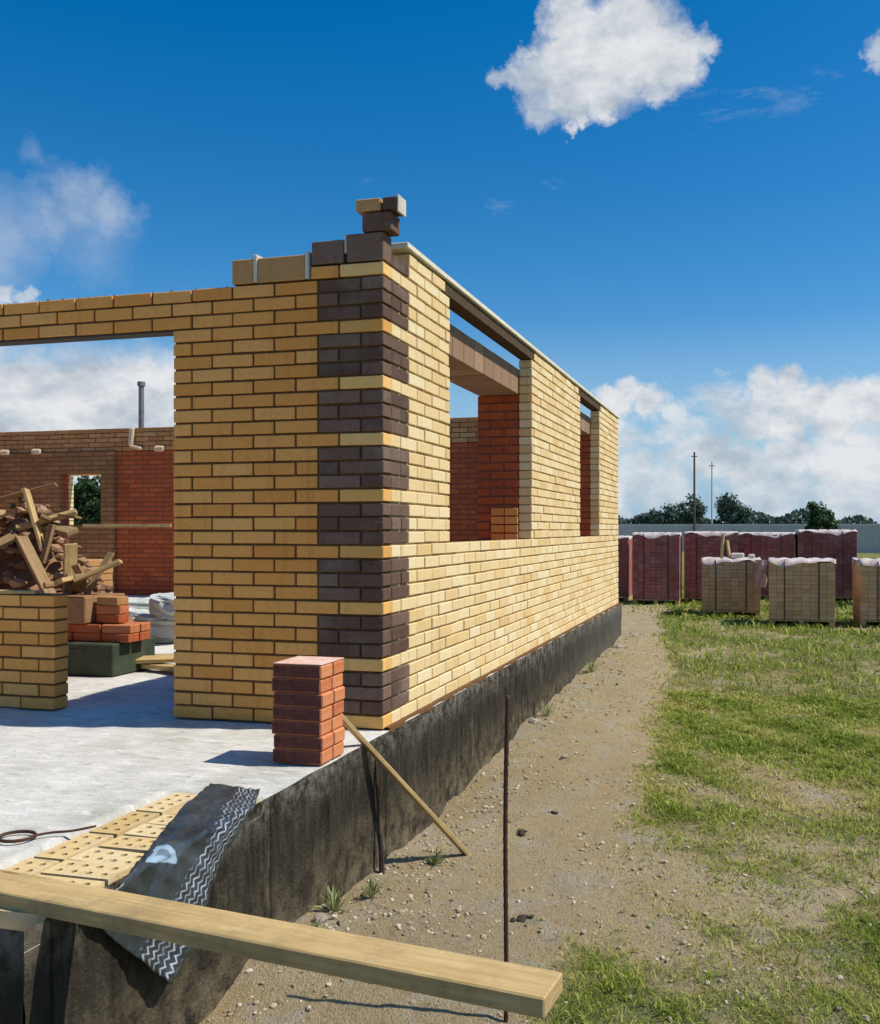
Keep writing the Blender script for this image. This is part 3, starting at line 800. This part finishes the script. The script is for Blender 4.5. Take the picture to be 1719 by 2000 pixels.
# ---------------------------------------------------------------- things inside the house
def sack(name, loc, size, rz, label, seed):
    g = np.random.default_rng(seed)
    n = 18; mb = MB(); v = []; f = []
    for i in range(n):
        for j in range(n):
            th = math.pi * i / (n - 1); ph = 2 * math.pi * j / n
            x, y, z = math.sin(th) * math.cos(ph), math.sin(th) * math.sin(ph), math.cos(th)
            p = lambda a: math.copysign(abs(a) ** .55, a)
            r = 1 + .10 * math.sin(5 * x + seed) * math.cos(4 * y + 2 * z) + .07 * math.sin(11 * z + 7 * x + seed) + g.normal(0, .02)
            v.append((p(x) * r * size[0] / 2, p(y) * r * size[1] / 2, max(p(z) * r, -.8) * size[2] / 2 + size[2] * .4))
    for i in range(n - 1):
        for j in range(n):
            f.append([i * n + j, (i + 1) * n + j, (i + 1) * n + (j + 1) % n, i * n + (j + 1) % n])
    mb.add(v, f); o = mb.build(name, M['sack'], None, False); o.location = loc; o.rotation_euler = (0, 0, rz)
    return tag(o, label, 'sack')
sack('cement_sack', (-3.55, 3.25, 0), (.85, .5, .30), .2, 'flat white woven sack under the other sacks behind the doorway', 3)
sack('cement_sack', (-3.85, 4.0, 0), (.8, .6, .46), -.3, 'tall crumpled white sack standing at the back of the heap', 5)
sack('cement_sack', (-4.7, 4.3, 0), (.8, .5, .36), .8, 'greyish white sack beside the brick pile', 8)
sack('cement_sack', (-3.45, 3.15, .24), (.55, .42, .25), -.5, 'small white sack lying on top of the flat one', 11)
for i, (a, b, w, h, lab) in enumerate([((-2.85, 1.62, .03), (-1.75, 1.30, .05), .12, .035, 'lower scrap board on the floor in the doorway'),
                                  ((-2.95, 1.75, .05), (-1.9, 1.85, .09), .14, .03, 'scrap board lying behind the other two boards in the doorway'),
                                  ((-2.7, 1.45, .085), (-1.95, 1.72, .1), .1, .03, 'upper scrap board crossing the others in the doorway')]):
    tag(beam('scrap_board', a, b, w, h, M['timber'], .1 * i), lab, 'board', 'scrap boards in the doorway')
# pile: green crate, red bricks, brown carton, offcuts
mb = MB(); mb.span((-.36, -.25, 0), (.36, .25, .24), .01); cr = mb.build('tool_crate', M['green']); cr.location = (-2.98, 1.42, 0)
tag(cr, 'dark green crate at the bottom of the pile inside the doorway', 'crate')
mb = MB(); mb.box((0, -.253, .18), (.2, .012, .02), .004); mb.build('latch', M['steel_dark'], cr)
k = 0
for n in range(2):
    for i in range(3):
        for j in range(2):
            mb = MB(); mb.box((0, 0, 0), (.245, .118, .063), .006, None, float(rng.random())); o = mb.build('red_brick', M['red'])
            o.location = (-3.18 + i * .2 * 1.28, 1.32 + j * .13 + rng.normal(0, .004), .275 + n * .066); o.rotation_euler = (0, 0, rng.normal(0, .03))
            tag(o, f'red brick lying on the green crate, {"lower" if n == 0 else "upper"} layer, {("leftmost", "middle", "rightmost")[i]} in the {"near" if j == 0 else "far"} row', 'brick', 'red bricks on the green crate')
mb = MB(); mb.span((-.40, -.22, 0), (.16, .24, .20), .008); bx = mb.build('cardboard_box', M['card']); bx.location = (-3.06, 1.44, .378)
tag(bx, 'brown cardboard box on top of the red bricks inside the doorway', 'box')
mb = MB(); mb.span((-.39, -.23, .2), (.15, .02, .206), .001); mb.build('flap', M['card'], bx)
for n in range(3):
    mb = MB(); mb.box((0, 0, 0), (.2, .118, .063), .005, None, float(rng.random())); o = mb.build('tan_brick' if n == 2 else 'red_brick', M['tan'] if n == 2 else M['red'])
    o.location = (-2.77, 1.36, .413 + n * .066); o.rotation_euler = (0, 0, rng.normal(0, .08))
    tag(o, ('lowest red brick beside the cardboard box', 'red brick in the middle beside the cardboard box', 'pale tan brick on top beside the cardboard box')[n], 'brick')
mb = MB()
for i in range(520):
    a = rng.uniform(0, 6.28); r = rng.random() ** .6; x, y = r * math.cos(a) * 1.0, r * math.sin(a) * .7
    rr = rng.uniform(.03, .08); rock(mb, (x, y, 1.46 * (1 - r) ** .8 * rng.uniform(.8, 1.03) + rr * .3), rr, 900 + i, .6, float(rng.random()))
v_ = [(math.cos(k * .45) * (.95 - .0), math.sin(k * .45) * .66, 0) for k in range(14)] + [(0, 0, 1.35)]
mb.add(v_, [[k, (k + 1) % 14, 14] for k in range(14)])
hp = mb.build('rubble_heap', M['rubble']); hp.location = (-4.35, 2.25, 0)
tag(hp, 'brown heap of broken brick and earth behind the cardboard box', 'rubble heap')
adj = ['longest', 'steepest', 'flat lying', 'short upright', 'level', 'thin', 'highest', 'low slanting', 'small flat', 'outermost', 'broad', 'split']
kn = ['pale', 'stained', 'dark']
g_ = np.random.default_rng(44)
for i in range(22):
    a = g_.uniform(-2.9, .1); r = g_.uniform(.05, .95); c_ = Vector((-4.25 + r * 1.0 * math.cos(a), 2.1 + r * .65 * math.sin(a), 1.44 * (1 - r) ** .8 + .08))
    if i >= 14: c_ = Vector((-3.38 + .5 * g_.random(), 1.38 + .12 * g_.random(), .62 + .035 * (i - 14) * .6))
    L = g_.uniform(.2, .75); th = g_.uniform(0, 6.28); el = g_.normal(0, .22) + (.95 if i in (1, 4, 6, 9, 15, 19) else 0)
    d = Vector((math.cos(th) * math.cos(el), math.sin(th) * math.cos(el) * .5, math.sin(el))) * L / 2
    o = beam('timber_offcut', c_ - d, c_ + d, g_.uniform(.03, .11), g_.uniform(.016, .045), M['timber'] if i % 3 == 0 else M['oldtimber'], g_.uniform(0, .7))
    tag(o, f'{adj[i % 12]} {kn[i % 3]} timber offcut {"on the rubble heap behind the doorway" if i < 14 else "piled on the cardboard box"}', 'timber', 'timber offcuts heaped behind the doorway')
# red pallet of bricks behind the pile, brown
mb = MB()
for n in range(12):
    for i in range(4):
        mb.box((-.39 + i * .26 + rng.normal(0, .004), 0, .035 + n * .067), (.25, .5, .063), .005, rotm(0, 0, rng.normal(0, .01)), float(rng.random()))
o = mb.build('brick_pile', M['tan']); o.location = (-4.45, 2.6, 0); tag(o, 'pile of tan bricks standing behind the timber offcuts', 'brick pile')
# battens seen through the doorway
o = beam('batten', (-8.52, RY - .6, 1.145), (-6.9, RY - .6, 1.145), .03, .05, M['timber']); tag(o, 'thin pale batten running level in front of the red rear wall', 'batten')
o = beam('batten', (-3.0, -.0, 9 * C + .012), (-2.26, .03, 9 * C + .012), .06, .018, M['timber']); tag(o, 'short pale batten lying on the low sill wall', 'batten')
mb = MB(); mb.box((0, 0, 0), (.25, .118, .063), .005, None, .9); o = mb.build('tan_brick', M['tan']); o.location = (-.2, 1.32, SILL + .26)
o.location = (-.24, 1.36, 1.06 - .01); tag(o, 'single tan brick lying inside the first window opening', 'brick')
mb = MB(); mb.tube([(0, 0, 0), (0, 0, .62), (0, 0, .63), (0, 0, 1.45)], [.075, .07, .045, .045], 12)
mb.tube([(0, 0, 1.40), (0, 0, 1.47)], .065, 12); mb.tube([(0, 0, .60), (0, 0, .68)], .10, 12)
o = mb.build('flue_pipe', M['pole']); o.location = (-8.15, SL + .1, 2.12)
tag(o, 'dark metal flue pipe rising above the rear wall', 'pipe')

# ---------------------------------------------------------------- brick packs on pallets
def pack(loc, size, rz, rows, mat, label, group, film=True, drape=False):
    root = empty('brick_pack', loc, rz); tag(root, label, 'brick pack', group)
    L, W, H = size
    mb = MB()
    for x in np.linspace(-L / 2 + .05, L / 2 - .05, 3): mb.span((x - .04, -W / 2, 0), (x + .04, W / 2, .09), .004)
    for y in np.linspace(-W / 2 + .05, W / 2 - .05, 7): mb.span((-L / 2, y - .045, .092), (L / 2, y + .045, .115), .003)
    mb.build('pallet', M['timber'], root)
    mb = MB(); h = (H - .13) / rows
    nb = int(round(L / .128)); bw = L / nb; nd = int(round(W / .26)); bd = W / nd
    for n in range(rows):
        for i in range(nb):
            for j in (0, nd - 1):
                mb.box((-L / 2 + bw * (i + .5), -W / 2 + bd * (j + .5) + rng.normal(0, .003), .12 + h * (n + .5)), (bw - .003, bd - .004, h - .002), .002, None, float(np.clip(rng.normal(.5, .3), 0, 1)))
    mb.span((-L / 2 + .01, -W / 2 + bd * .9, .12), (L / 2 - .01, W / 2 - bd * .9, H - .014), .001, .5)
    mb.build('bricks', mat, root)
    # crumpled cover on the top with a short skirt
    n1, n2 = 26, 20; v = []; f = []
    for i in range(n1):
        for j in range(n2):
            a = (i / (n1 - 1) - .5) * (L + .11); b = (j / (n2 - 1) - .5) * (W + .11)
            x = max(-L / 2 - .012, min(L / 2 + .012, a)); y = max(-W / 2 - .012, min(W / 2 + .012, b))
            dz = (abs(a) - abs(x)) + (abs(b) - abs(y))
            z = H + .008 + .022 * abs(math.sin(a * 9 + b * 5 + loc[0]) + .8 * math.sin(a * 17 - b * 11 + loc[1] * 3)) * (1 if dz < .01 else .3) - dz * (1.1 + .9 * math.sin(a * 6 + b * 7 + loc[0] * 5)) - .02 * math.sin(a * 14 + loc[1]) * (dz > .01)
            v.append((x * (1 + .01 * math.sin(b * 20)), y, z))
    for i in range(n1 - 1):
        for j in range(n2 - 1): q = i * n2 + j; f.append([q, q + n2, q + n2 + 1, q + 1])
    mb = MB(); mb.add(v, f); mb.build('cover', M['film'], root, True)
    for x in (-L * .26, L * .26):
        mb = MB(); mb.span((x - .007, -W / 2 - .012, .11), (x + .007, -W / 2 - .006, H), .001)
        mb.span((x - .011, -W / 2 - .012, H + .001), (x + .011, W / 2 + .012, H + .006), .001); mb.span((x - .011, W / 2 + .006, .11), (x + .011, W / 2 + .012, H), .001)
        mb.build('strap', M['steel_dark'], root)
    if drape:
        mb = MB(); g = []; f = []
        for i in range(8):
            for j in range(12):
                g.append((L / 2 - .10 + i * .028 + .02 * math.sin(j * .9 + i), -W / 2 - .03 - .03 * math.sin(i * 1.7 + j * .5), H + .02 - j * .045))
        for i in range(7):
            for j in range(11): q = i * 12 + j; f.append([q, q + 1, q + 13, q + 12])
        mb.add(g, f); mb.build('torn_film', M['pinkfilm'], root, True)
    return root
M['redpack'] = brick_mat('dark red facing brick', (.30, .095, .08), (.38, .13, .11), (.45, .17, .14), dust=(.52, .34, .31), dustamt=.45)
M['tanpack'] = brick_mat('ochre facing brick', (.52, .31, .16), (.62, .385, .21), (.70, .46, .27), dustamt=.35)
M['pinkfilm'] = plain('pink film', (.62, .38, .32), (.75, .52, .46), 8, .6, .5, .02)
G = -.50
pr_, pt_ = 'red brick packs on pallets', 'ochre brick packs on pallets'
pack((-.10, 15.4, G), (.98, 1.0, 1.48), .03, 18, M['redpack'], 'tall dark red brick pack nearest the house wall', pr_)
pack((-1.25, 16.2, G), (.95, 1.0, 1.40), .0, 17, M['redpack'], 'dark red brick pack half hidden behind the house corner', pr_)
pack((1.0, 16.1, G), (1.12, 1.0, 1.50), .02, 18, M['redpack'], 'dark red brick pack standing between the tall one and the ochre packs', pr_)
pack((2.18, 17.3, G), (1.22, 1.0, 1.48), -.02, 18, M['redpack'], 'dark red brick pack behind the first ochre pack', pr_)
pack((3.44, 17.1, G), (1.22, 1.0, 1.54), .03, 18, M['redpack'], 'dark red brick pack behind the second ochre pack', pr_)
pack((5.25, 15.9, G), (1.15, 1.0, 1.56), -.02, 18, M['redpack'], 'dark red brick pack above the ochre pack at the picture edge', pr_)
pack((1.50, 13.05, G), (1.04, 1.0, 1.02), .02, 12, M['tanpack'], 'ochre brick pack with a pink scrap of film hanging at its corner', pt_, drape=True)
pack((2.68, 11.55, G), (1.03, 1.0, 1.06), -.03, 13, M['tanpack'], 'larger ochre brick pack standing free in the grass', pt_)
pack((4.12, 11.75, G), (1.1, 1.0, 1.06), .03, 13, M['tanpack'], 'ochre brick pack cut by the picture edge', pt_)
for i, (a, b, lab) in enumerate([((1.33, 12.95, G + 1.05), (1.36, 13.0, G + 1.50), 'taller stick standing on the first ochre brick pack'), ((1.48, 12.95, G + 1.05), (1.43, 13.0, G + 1.38), 'shorter stick standing on the first ochre brick pack')]):
    tag(beam('wooden_stick', a, b, .05, .04, M['timber']), lab, 'stick')
mb = MB(); mb.box((0, 0, .05), (.24, .18, .1), .02); mb.box((.25, .02, .04), (.12, .16, .08), .02)
o = mb.build('plaster_lump', M['mortar_light']); o.location = (1.62, 12.9, G + 1.05); tag(o, 'pale lump of plaster on top of the first ochre pack', 'lump')

# ---------------------------------------------------------------- far things
def fence(x0, y0, x1, y1, h, name, label, mat, n):
    root = empty(name, (x0, y0, -.55)); tag(root, label, 'fence')
    d = Vector((x1 - x0, y1 - y0, 0)); L = d.length; root.rotation_euler = (0, 0, math.atan2(d.y, d.x))
    mb = MB(); k = int(L / .16); xs_ = np.linspace(0, L, k * 2 + 1); v = []; f = []
    for i, x in enumerate(xs_):
        o_ = .02 if i % 2 else -.02; v += [(x, o_, 0.1), (x, o_, h)]
    for i in range(len(xs_) - 1): f.append([2 * i, 2 * i + 2, 2 * i + 3, 2 * i + 1])
    mb.add(v, f); mb.build('sheet_panel', mat, root)
    for i in range(n):
        mb = MB(); x = L * i / (n - 1); mb.span((x - .04, .03, 0), (x + .04, .1, h + .08), .005); mb.build('post', M['pole'], root)
    return root
M['fence1'] = plain('pale grey sheeting', (.46, .44, .43), (.62, .58, .56), .6, .1, .5)
fence(-26, 62, 30, 58, 2.0, 'sheet_fence', 'long pale grey sheet fence across the far end of the field', M['fence1'], 15)
def tree(loc, h, w, label, name='tree', n=2600, group=None, seed=0, trunk_h=.3, leaf=.16, shape=1.0, cat='tree'):
    g = np.random.default_rng(seed)
    root = empty(name, loc); tag(root, label, cat, group)
    mb = MB(); th = h * trunk_h
    mb.tube([(0, 0, -.1), (.03 * h, 0, th * .6), (0, .02 * h, th), (0, 0, h * .8)], [h * .03, h * .024, h * .018, h * .006], 7)
    for i in range(6):
        a = i * 1.1 + seed; z = th + (h - th) * .12 * i
        mb.tube([(0, 0, z), (math.cos(a) * w * .22, math.sin(a) * w * .22, z + h * .1), (math.cos(a) * w * .36, math.sin(a) * w * .36, z + h * .2)], [h * .012, h * .008, h * .003], 5)
    mb.build('trunk', M['bark'], root)
    K = 26; cl = []
    for i in range(K):
        u = g.normal(0, 1, 3); u /= np.linalg.norm(u); r = g.uniform(.25, 1) ** .6
        c = u * r * np.array([w * .40, w * .40, (h - th) * .42 * shape]) + np.array([0, 0, th + (h - th) * .52])
        cl.append((c, g.uniform(.10, .2) * w))
    v = []; f = []; t = []
    for i in range(n):
        c, r = cl[g.integers(K)]
        u = g.normal(0, 1, 3); u /= np.linalg.norm(u); p = c + u * r * g.uniform(.5, 1.1)
        if p[2] < .08 * h: continue
        a = g.normal(0, 1, 3); a /= np.linalg.norm(a); b = np.cross(a, u); b /= np.linalg.norm(b) + 1e-6
        s = leaf * g.uniform(.6, 1.4)
        k = len(v); v += [p - a * s * .5, p + b * s * .35, p + a * s * .5, p - b * s * .35]; f.append([k, k + 1, k + 2, k + 3])
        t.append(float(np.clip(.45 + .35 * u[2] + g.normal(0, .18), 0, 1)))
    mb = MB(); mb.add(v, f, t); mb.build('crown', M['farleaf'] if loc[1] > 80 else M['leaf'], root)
    return root
gt = 'trees beyond the far fence'
tree((-4.6, 96, -.6), 5.0, 4.4, 'dark tree beside the power pole beyond the fence', n=4200, group=gt, seed=1, leaf=.3, trunk_h=.12)
tree((-8.2, 100, -.6), 4.3, 5.5, 'low spreading tree nearest the house beyond the fence', n=3600, group=gt, seed=2, leaf=.3, trunk_h=.1)
tree((-.2, 90, -.6), 5.3, 5.2, 'tallest bright green tree behind the ochre packs', n=4600, group=gt, seed=3, leaf=.3, trunk_h=.12)
tree((5.75, 56, -.6), 3.4, 2.5, 'round compact dark tree standing alone before the fence line', n=4200, group=gt, seed=4, leaf=.17, trunk_h=.12)
tree((-20.5, 24, -.55), 4.4, 3.6, 'tall tree seen through the small rear window', n=4200, group='trees behind the house', seed=5, leaf=.17, trunk_h=.1)
tree((-25.5, 27, -.55), 3.7, 4.0, 'rounded shrubby tree seen through the small rear window', n=4000, group='trees behind the house', seed=6, leaf=.18, trunk_h=.1)
tree((-23.5, 26, -.55), 3.3, 3.0, 'lower shrubby tree between the two seen through the small rear window', n=3000, group='trees behind the house', seed=12, leaf=.17, trunk_h=.1)
tree((1.35, 36, -.55), 1.75, 1.5, 'dark bush just above the red brick packs', 'bush', 2200, None, 7, .1, .09, cat='bush')
# distant wood along the horizon, one mass
g = np.random.default_rng(21); v = []; f = []; t = []
for i in range(52000):
    x = g.uniform(-110, 120); hh = 2.5 + 1.0 * (.5 + .5 * math.sin(x * .21 + 1.3 * math.sin(x * .09))) + .5 * math.sin(x * 1.1)
    z = -.6 + hh * g.random() ** .7; y = 104 + g.normal(0, 2)
    a = g.normal(0, 1, 3); b = g.normal(0, 1, 3); a *= .3 / np.linalg.norm(a); b *= .22 / np.linalg.norm(b); p = np.array([x, y, z])
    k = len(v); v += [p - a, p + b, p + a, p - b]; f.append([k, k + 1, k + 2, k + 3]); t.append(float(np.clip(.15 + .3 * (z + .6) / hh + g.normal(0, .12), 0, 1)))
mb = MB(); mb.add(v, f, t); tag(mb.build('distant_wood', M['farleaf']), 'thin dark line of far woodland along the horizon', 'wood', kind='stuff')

# two thin masts
for (x, y, h, r, lab) in ((-2.15, 60, 7.0, .06, 'thin wooden power pole rising behind the red brick packs'), (-1.15, 64, 6.6, .045, 'thinner grey pole standing just beside the power pole')):
    root = empty('power_pole', (x, y, -.6)); tag(root, lab, 'pole')
    mb = MB(); mb.tube([(0, 0, 0), (0, 0, h)], [r * 1.4, r], 8); mb.build('shaft', M['bark'] if r > .05 else M['fence1'], root)
    mb = MB(); mb.box((0, 0, h - .3), (.42, .05, .06), .008); mb.build('crossarm', M['bark'], root)

# loose stones and clods near the foundation
spots = [(.619, .60, .030, 'clod', 'dark clod of earth beside the tall rebar stake'), (.717, 1.02, .026, 'clod', 'dark clod of earth further up the bare strip'), (.90, -.50, .032, 'clod', 'dark clod of earth near the long plank'),
         (.53, -.44, .014, 'clod', 'small dark clod between plank and leaning board'), (.10, 3.1, .055, 'stone', 'pale stone at the foot of the dark foundation'), (.15, 7.85, .06, 'stone', 'white stone near the far end of the foundation'),
         (.16, -.52, .030, 'stone', 'pale stone at the foot of the short rebar'), (.13, -1.02, .042, 'stone', 'large pale stone by the foundation above the plank'), (.24, 8.9, .07, 'stone', 'pale stone lying just past the far house corner'),
         (.55, 2.2, .03, 'stone', 'flat pale stone half way along the bare strip'), (.30, .9, .02, 'stone', 'small pale stone beside the foundation shadow'), (1.2, -.55, .02, 'stone', 'grey stone where the lower grass begins')]
for i, (x, y, r, k_, lab) in enumerate(spots):
    mb = MB()
    for j in range(1 if k_ == 'stone' else 4):
        dx, dy = (0, 0) if j == 0 else rng.normal(0, r * .9, 2)
        rock(mb, (dx, dy, r * .25), r * (1 if j == 0 else .5), 100 + i * 7 + j, .6)
    o = mb.build('stone' if k_ == 'stone' else 'earth_clod', M[k_]); o.location = (x, y, float(gz(x, y)))
    tag(o, lab, 'stone' if k_ == 'stone' else 'clod')
# low weeds by the foundation foot
wl = ['by the short rebar', 'next to the large pale stone', 'under the long plank', 'at the foot of the leaning board', 'half way along the foundation', 'near the far end of the foundation']
for i, (x, y, s) in enumerate([(.2, -.62, .12), (.12, -.86, .15), (.2, -1.25, .12), (.28, .05, .1), (.14, 3.4, .16), (.16, 5.6, .2)]):
    mb = MB(); v = []; f = []; t = []
    for j in range(60):
        a = rng.uniform(0, 6.28); L = s * rng.uniform(.4, 1); e = rng.uniform(.3, 1.3)
        d = np.array([math.cos(a) * math.cos(e), math.sin(a) * math.cos(e), math.sin(e)]) * L; n = np.array([-math.sin(a), math.cos(a), 0]) * .004
        m_ = d * .55 + np.array([0, 0, .1 * L]); k = len(v); v += [np.zeros(3), m_ + n, d, m_ - n]; f.append([k, k + 1, k + 2, k + 3]); t.append(float(rng.random()))
    mb.add(v, f, t); o = mb.build('weed', M['weed']); o.location = (x, y, float(gz(x, y)) - .005)
    tag(o, 'pale thin weed tuft growing ' + wl[i], 'weed', 'weeds along the foundation')

# ---------------------------------------------------------------- light and sky
SUN_EL, SUN_AZ = R(54), R(11)      # azimuth measured from +x towards +y
sd = Vector((math.cos(SUN_EL) * math.cos(SUN_AZ), math.cos(SUN_EL) * math.sin(SUN_AZ), math.sin(SUN_EL)))
sun = bpy.data.lights.new('sun', 'SUN'); sun.energy = 5.0; sun.angle = R(.55); sun.color = (1, .93, .82)
so = bpy.data.objects.new('sun', sun); col.objects.link(so); so.rotation_euler = (-sd).to_track_quat('-Z', 'Y').to_euler()

w = bpy.data.worlds.new('World'); scene.world = w; w.use_nodes = True
nt = w.node_tree; nt.nodes.clear()
W = NT.__new__(NT); W.nt = nt
out = W.n('ShaderNodeOutputWorld'); bg = W.n('ShaderNodeBackground'); W.l(bg.outputs[0], out.inputs[0])
sky = W.n('ShaderNodeTexSky', sky_type='NISHITA'); sky.sun_disc = False; sky.sun_elevation = SUN_EL
sky.sun_rotation = math.pi / 2 - SUN_AZ; sky.air_density = 1.0; sky.dust_density = .4; sky.ozone_density = 2.2
hs = W.n('ShaderNodeHueSaturation'); hs.inputs['Value'].default_value = 1.13; W.l(sky.outputs[0], hs.inputs['Color'])
dirv = W.coord('Generated')
sz0 = W.n('ShaderNodeSeparateXYZ'); W.l(dirv, sz0.inputs[0]); W.l(W.mrange(sz0.outputs[2], .0, .22, 1.0, 1.5), hs.inputs['Saturation'])
nz = W.n('ShaderNodeTexNoise'); W.l(dirv, nz.inputs['Vector']); nz.inputs['Scale'].default_value = 13; nz.inputs['Detail'].default_value = 8; nz.inputs['Roughness'].default_value = .62
vm = W.n('ShaderNodeVectorMath', operation='SUBTRACT'); W.l(nz.outputs['Color'], vm.inputs[0]); vm.inputs[1].default_value = (.5, .5, .5)
vs_ = W.n('ShaderNodeVectorMath', operation='SCALE'); W.l(vm.outputs[0], vs_.inputs[0]); vs_.inputs['Scale'].default_value = .06
va0 = W.n('ShaderNodeVectorMath', operation='ADD'); W.l(dirv, va0.inputs[0]); W.l(vs_.outputs[0], va0.inputs[1])
nz2 = W.n('ShaderNodeTexNoise'); W.l(dirv, nz2.inputs['Vector']); nz2.inputs['Scale'].default_value = 42; nz2.inputs['Detail'].default_value = 9; nz2.inputs['Roughness'].default_value = .68
vm2 = W.n('ShaderNodeVectorMath', operation='MULTIPLY_ADD'); W.l(nz2.outputs['Color'], vm2.inputs[0]); vm2.inputs[1].default_value = (.034,) * 3; vm2.inputs[2].default_value = (-.017,) * 3
va = W.n('ShaderNodeVectorMath', operation='ADD'); W.l(va0.outputs[0], va.inputs[0]); W.l(vm2.outputs[0], va.inputs[1])
CAM = Vector((1.95, -4.665, 1.085)); YAW = R(14.65); FPX = 1809.0
def skydir(px, py):
    d = Vector((-math.sin(YAW), math.cos(YAW), 0)) + Vector((math.cos(YAW), math.sin(YAW), 0)) * (px - 1004) / FPX + Vector((0, 0, 1)) * (1034 - py) / FPX
    return d.normalized()
# cumulus puffs (a direction in the sky, angular size, density)
puffs = [(1100, 45, 46, 1), (1150, 90, 60, 1), (1230, 60, 62, 1), (1270, 110, 66, 1), (1200, 130, 70, 1), (1320, 120, 48, 1), (1368, 92, 30, .95), (1345, 70, 20, .8), (1100, 130, 58, 1), (1040, 140, 40, .9), (1000, 150, 26, .7), (1120, 180, 50, 1), (1180, 190, 40, 1), (1280, 170, 30, .9), (1265, 195, 18, .9), (1130, 225, 26, .9), (1110, 255, 16, .8), (1060, 200, 34, .75), (1095, 20, 30, .8), 
         (150, 395, 40, .42), (215, 415, 36, .42), (60, 440, 40, .30), (190, 370, 26, .3), (70, 305, 18, .16), (180, 480, 44, .2), (10, 455, 44, .3), (250, 420, 22, .35), (-20, 470, 60, .4), (100, 430, 40, .4), (5, 572, 26, .8), (60, 580, 16, .7),
         (1200, 790, 34, 1), (1235, 765, 26, .95), (1275, 790, 34, .95), (1320, 815, 22, .8), (1190, 830, 26, .8),
         (1440, 790, 22, .8), (1500, 770, 36, 1), (1550, 765, 30, 1), (1600, 790, 36, 1), (1660, 780, 36, .95), (1715, 790, 44, 1), (1540, 810, 44, 1), (1640, 830, 44, 1), (1470, 815, 30, .9),
         (1380, 880, 44, .9), (1330, 890, 26, .8), (1450, 900, 44, .9), (1540, 890, 40, .9), (1250, 920, 44, .75), (1620, 905, 50, .95), (1700, 900, 60, .95), (1300, 960, 60, .7), (1500, 960, 70, .75), (1660, 960, 70, .8),
         (40, 790, 95, 1), (150, 800, 100, 1), (250, 790, 90, 1), (330, 800, 90, 1), (-40, 770, 90, .9), (90, 745, 50, .9),
         (1712, 112, 24, .7)]
acc = None
for px, py, r, dn_ in puffs:
    c = skydir(px, py); rad = r / FPX
    di = W.n('ShaderNodeVectorMath', operation='DISTANCE'); W.l(va.outputs[0], di.inputs[0]); di.inputs[1].default_value = c
    k = W.mrange(di.outputs['Value'], rad * (.75 if dn_ > .6 else .35), rad * (1.35 if dn_ > .6 else 1.75), dn_, 0)
    acc = k if acc is None else W.math('MAXIMUM', acc, k)
# bank of clouds low over the horizon
sep = W.n('ShaderNodeSeparateXYZ'); W.l(dirv, sep.inputs[0])
bn = W.noise(W.mapping(dirv, (1, 1, 1.9)), 7.5, 9, .62)
el = W.mrange(sep.outputs[2], .10, .225, .0, .46)
bank = W.mrange(W.math('SUBTRACT', bn, el), .42, .54, 0, .8)
bank = W.math('MULTIPLY', bank, W.mrange(sep.outputs[2], .17, .235, 1, 0))
# wisps elsewhere
wn = W.noise(W.mapping(dirv, (1.3, 1.3, 4.5)), 3.1, 9, .66)
wisp = W.mrange(wn, .62, .82, 0, .35)
mask = W.math('MAXIMUM', W.math('MAXIMUM', acc, bank), wisp)
sh = W.noise(W.mapping(dirv, (1, 1, 1.6), (.0, .0, -.012)), 15, 8, .6)
cc = W.mix(W.mrange(sh, .36, .60), (4.1, 4.7, 5.4), (7.2, 7.3, 7.5))
edge = W.noise(dirv, 30, 6, .65)
mk = W.math('MULTIPLY', mask, W.mrange(edge, .2, .5, .8, 1))
low = W.mix(W.mrange(sz0.outputs[2], .02, .20, .8, 0), hs.outputs[0], (1.9, 4.1, 6.4))
fin = W.mix(mk, low, cc)
W.l(fin, bg.inputs[0]); bg.inputs[1].default_value = .11

# ---------------------------------------------------------------- camera
cam = bpy.data.cameras.new('camera'); co = bpy.data.objects.new('camera', cam); col.objects.link(co)
co.location = CAM; co.rotation_euler = (math.pi / 2, 0, YAW)
cam.sensor_fit = 'HORIZONTAL'; cam.sensor_width = 36; cam.lens = FPX / 1719 * 36
cam.shift_x = -(1004 - 859.5) / 1719; cam.shift_y = 34 / 1719
cam.clip_start = .05; cam.clip_end = 3000
scene.camera = co
scene.view_settings.view_transform = 'Standard'; scene.view_settings.look = 'None'; scene.view_settings.exposure = 0
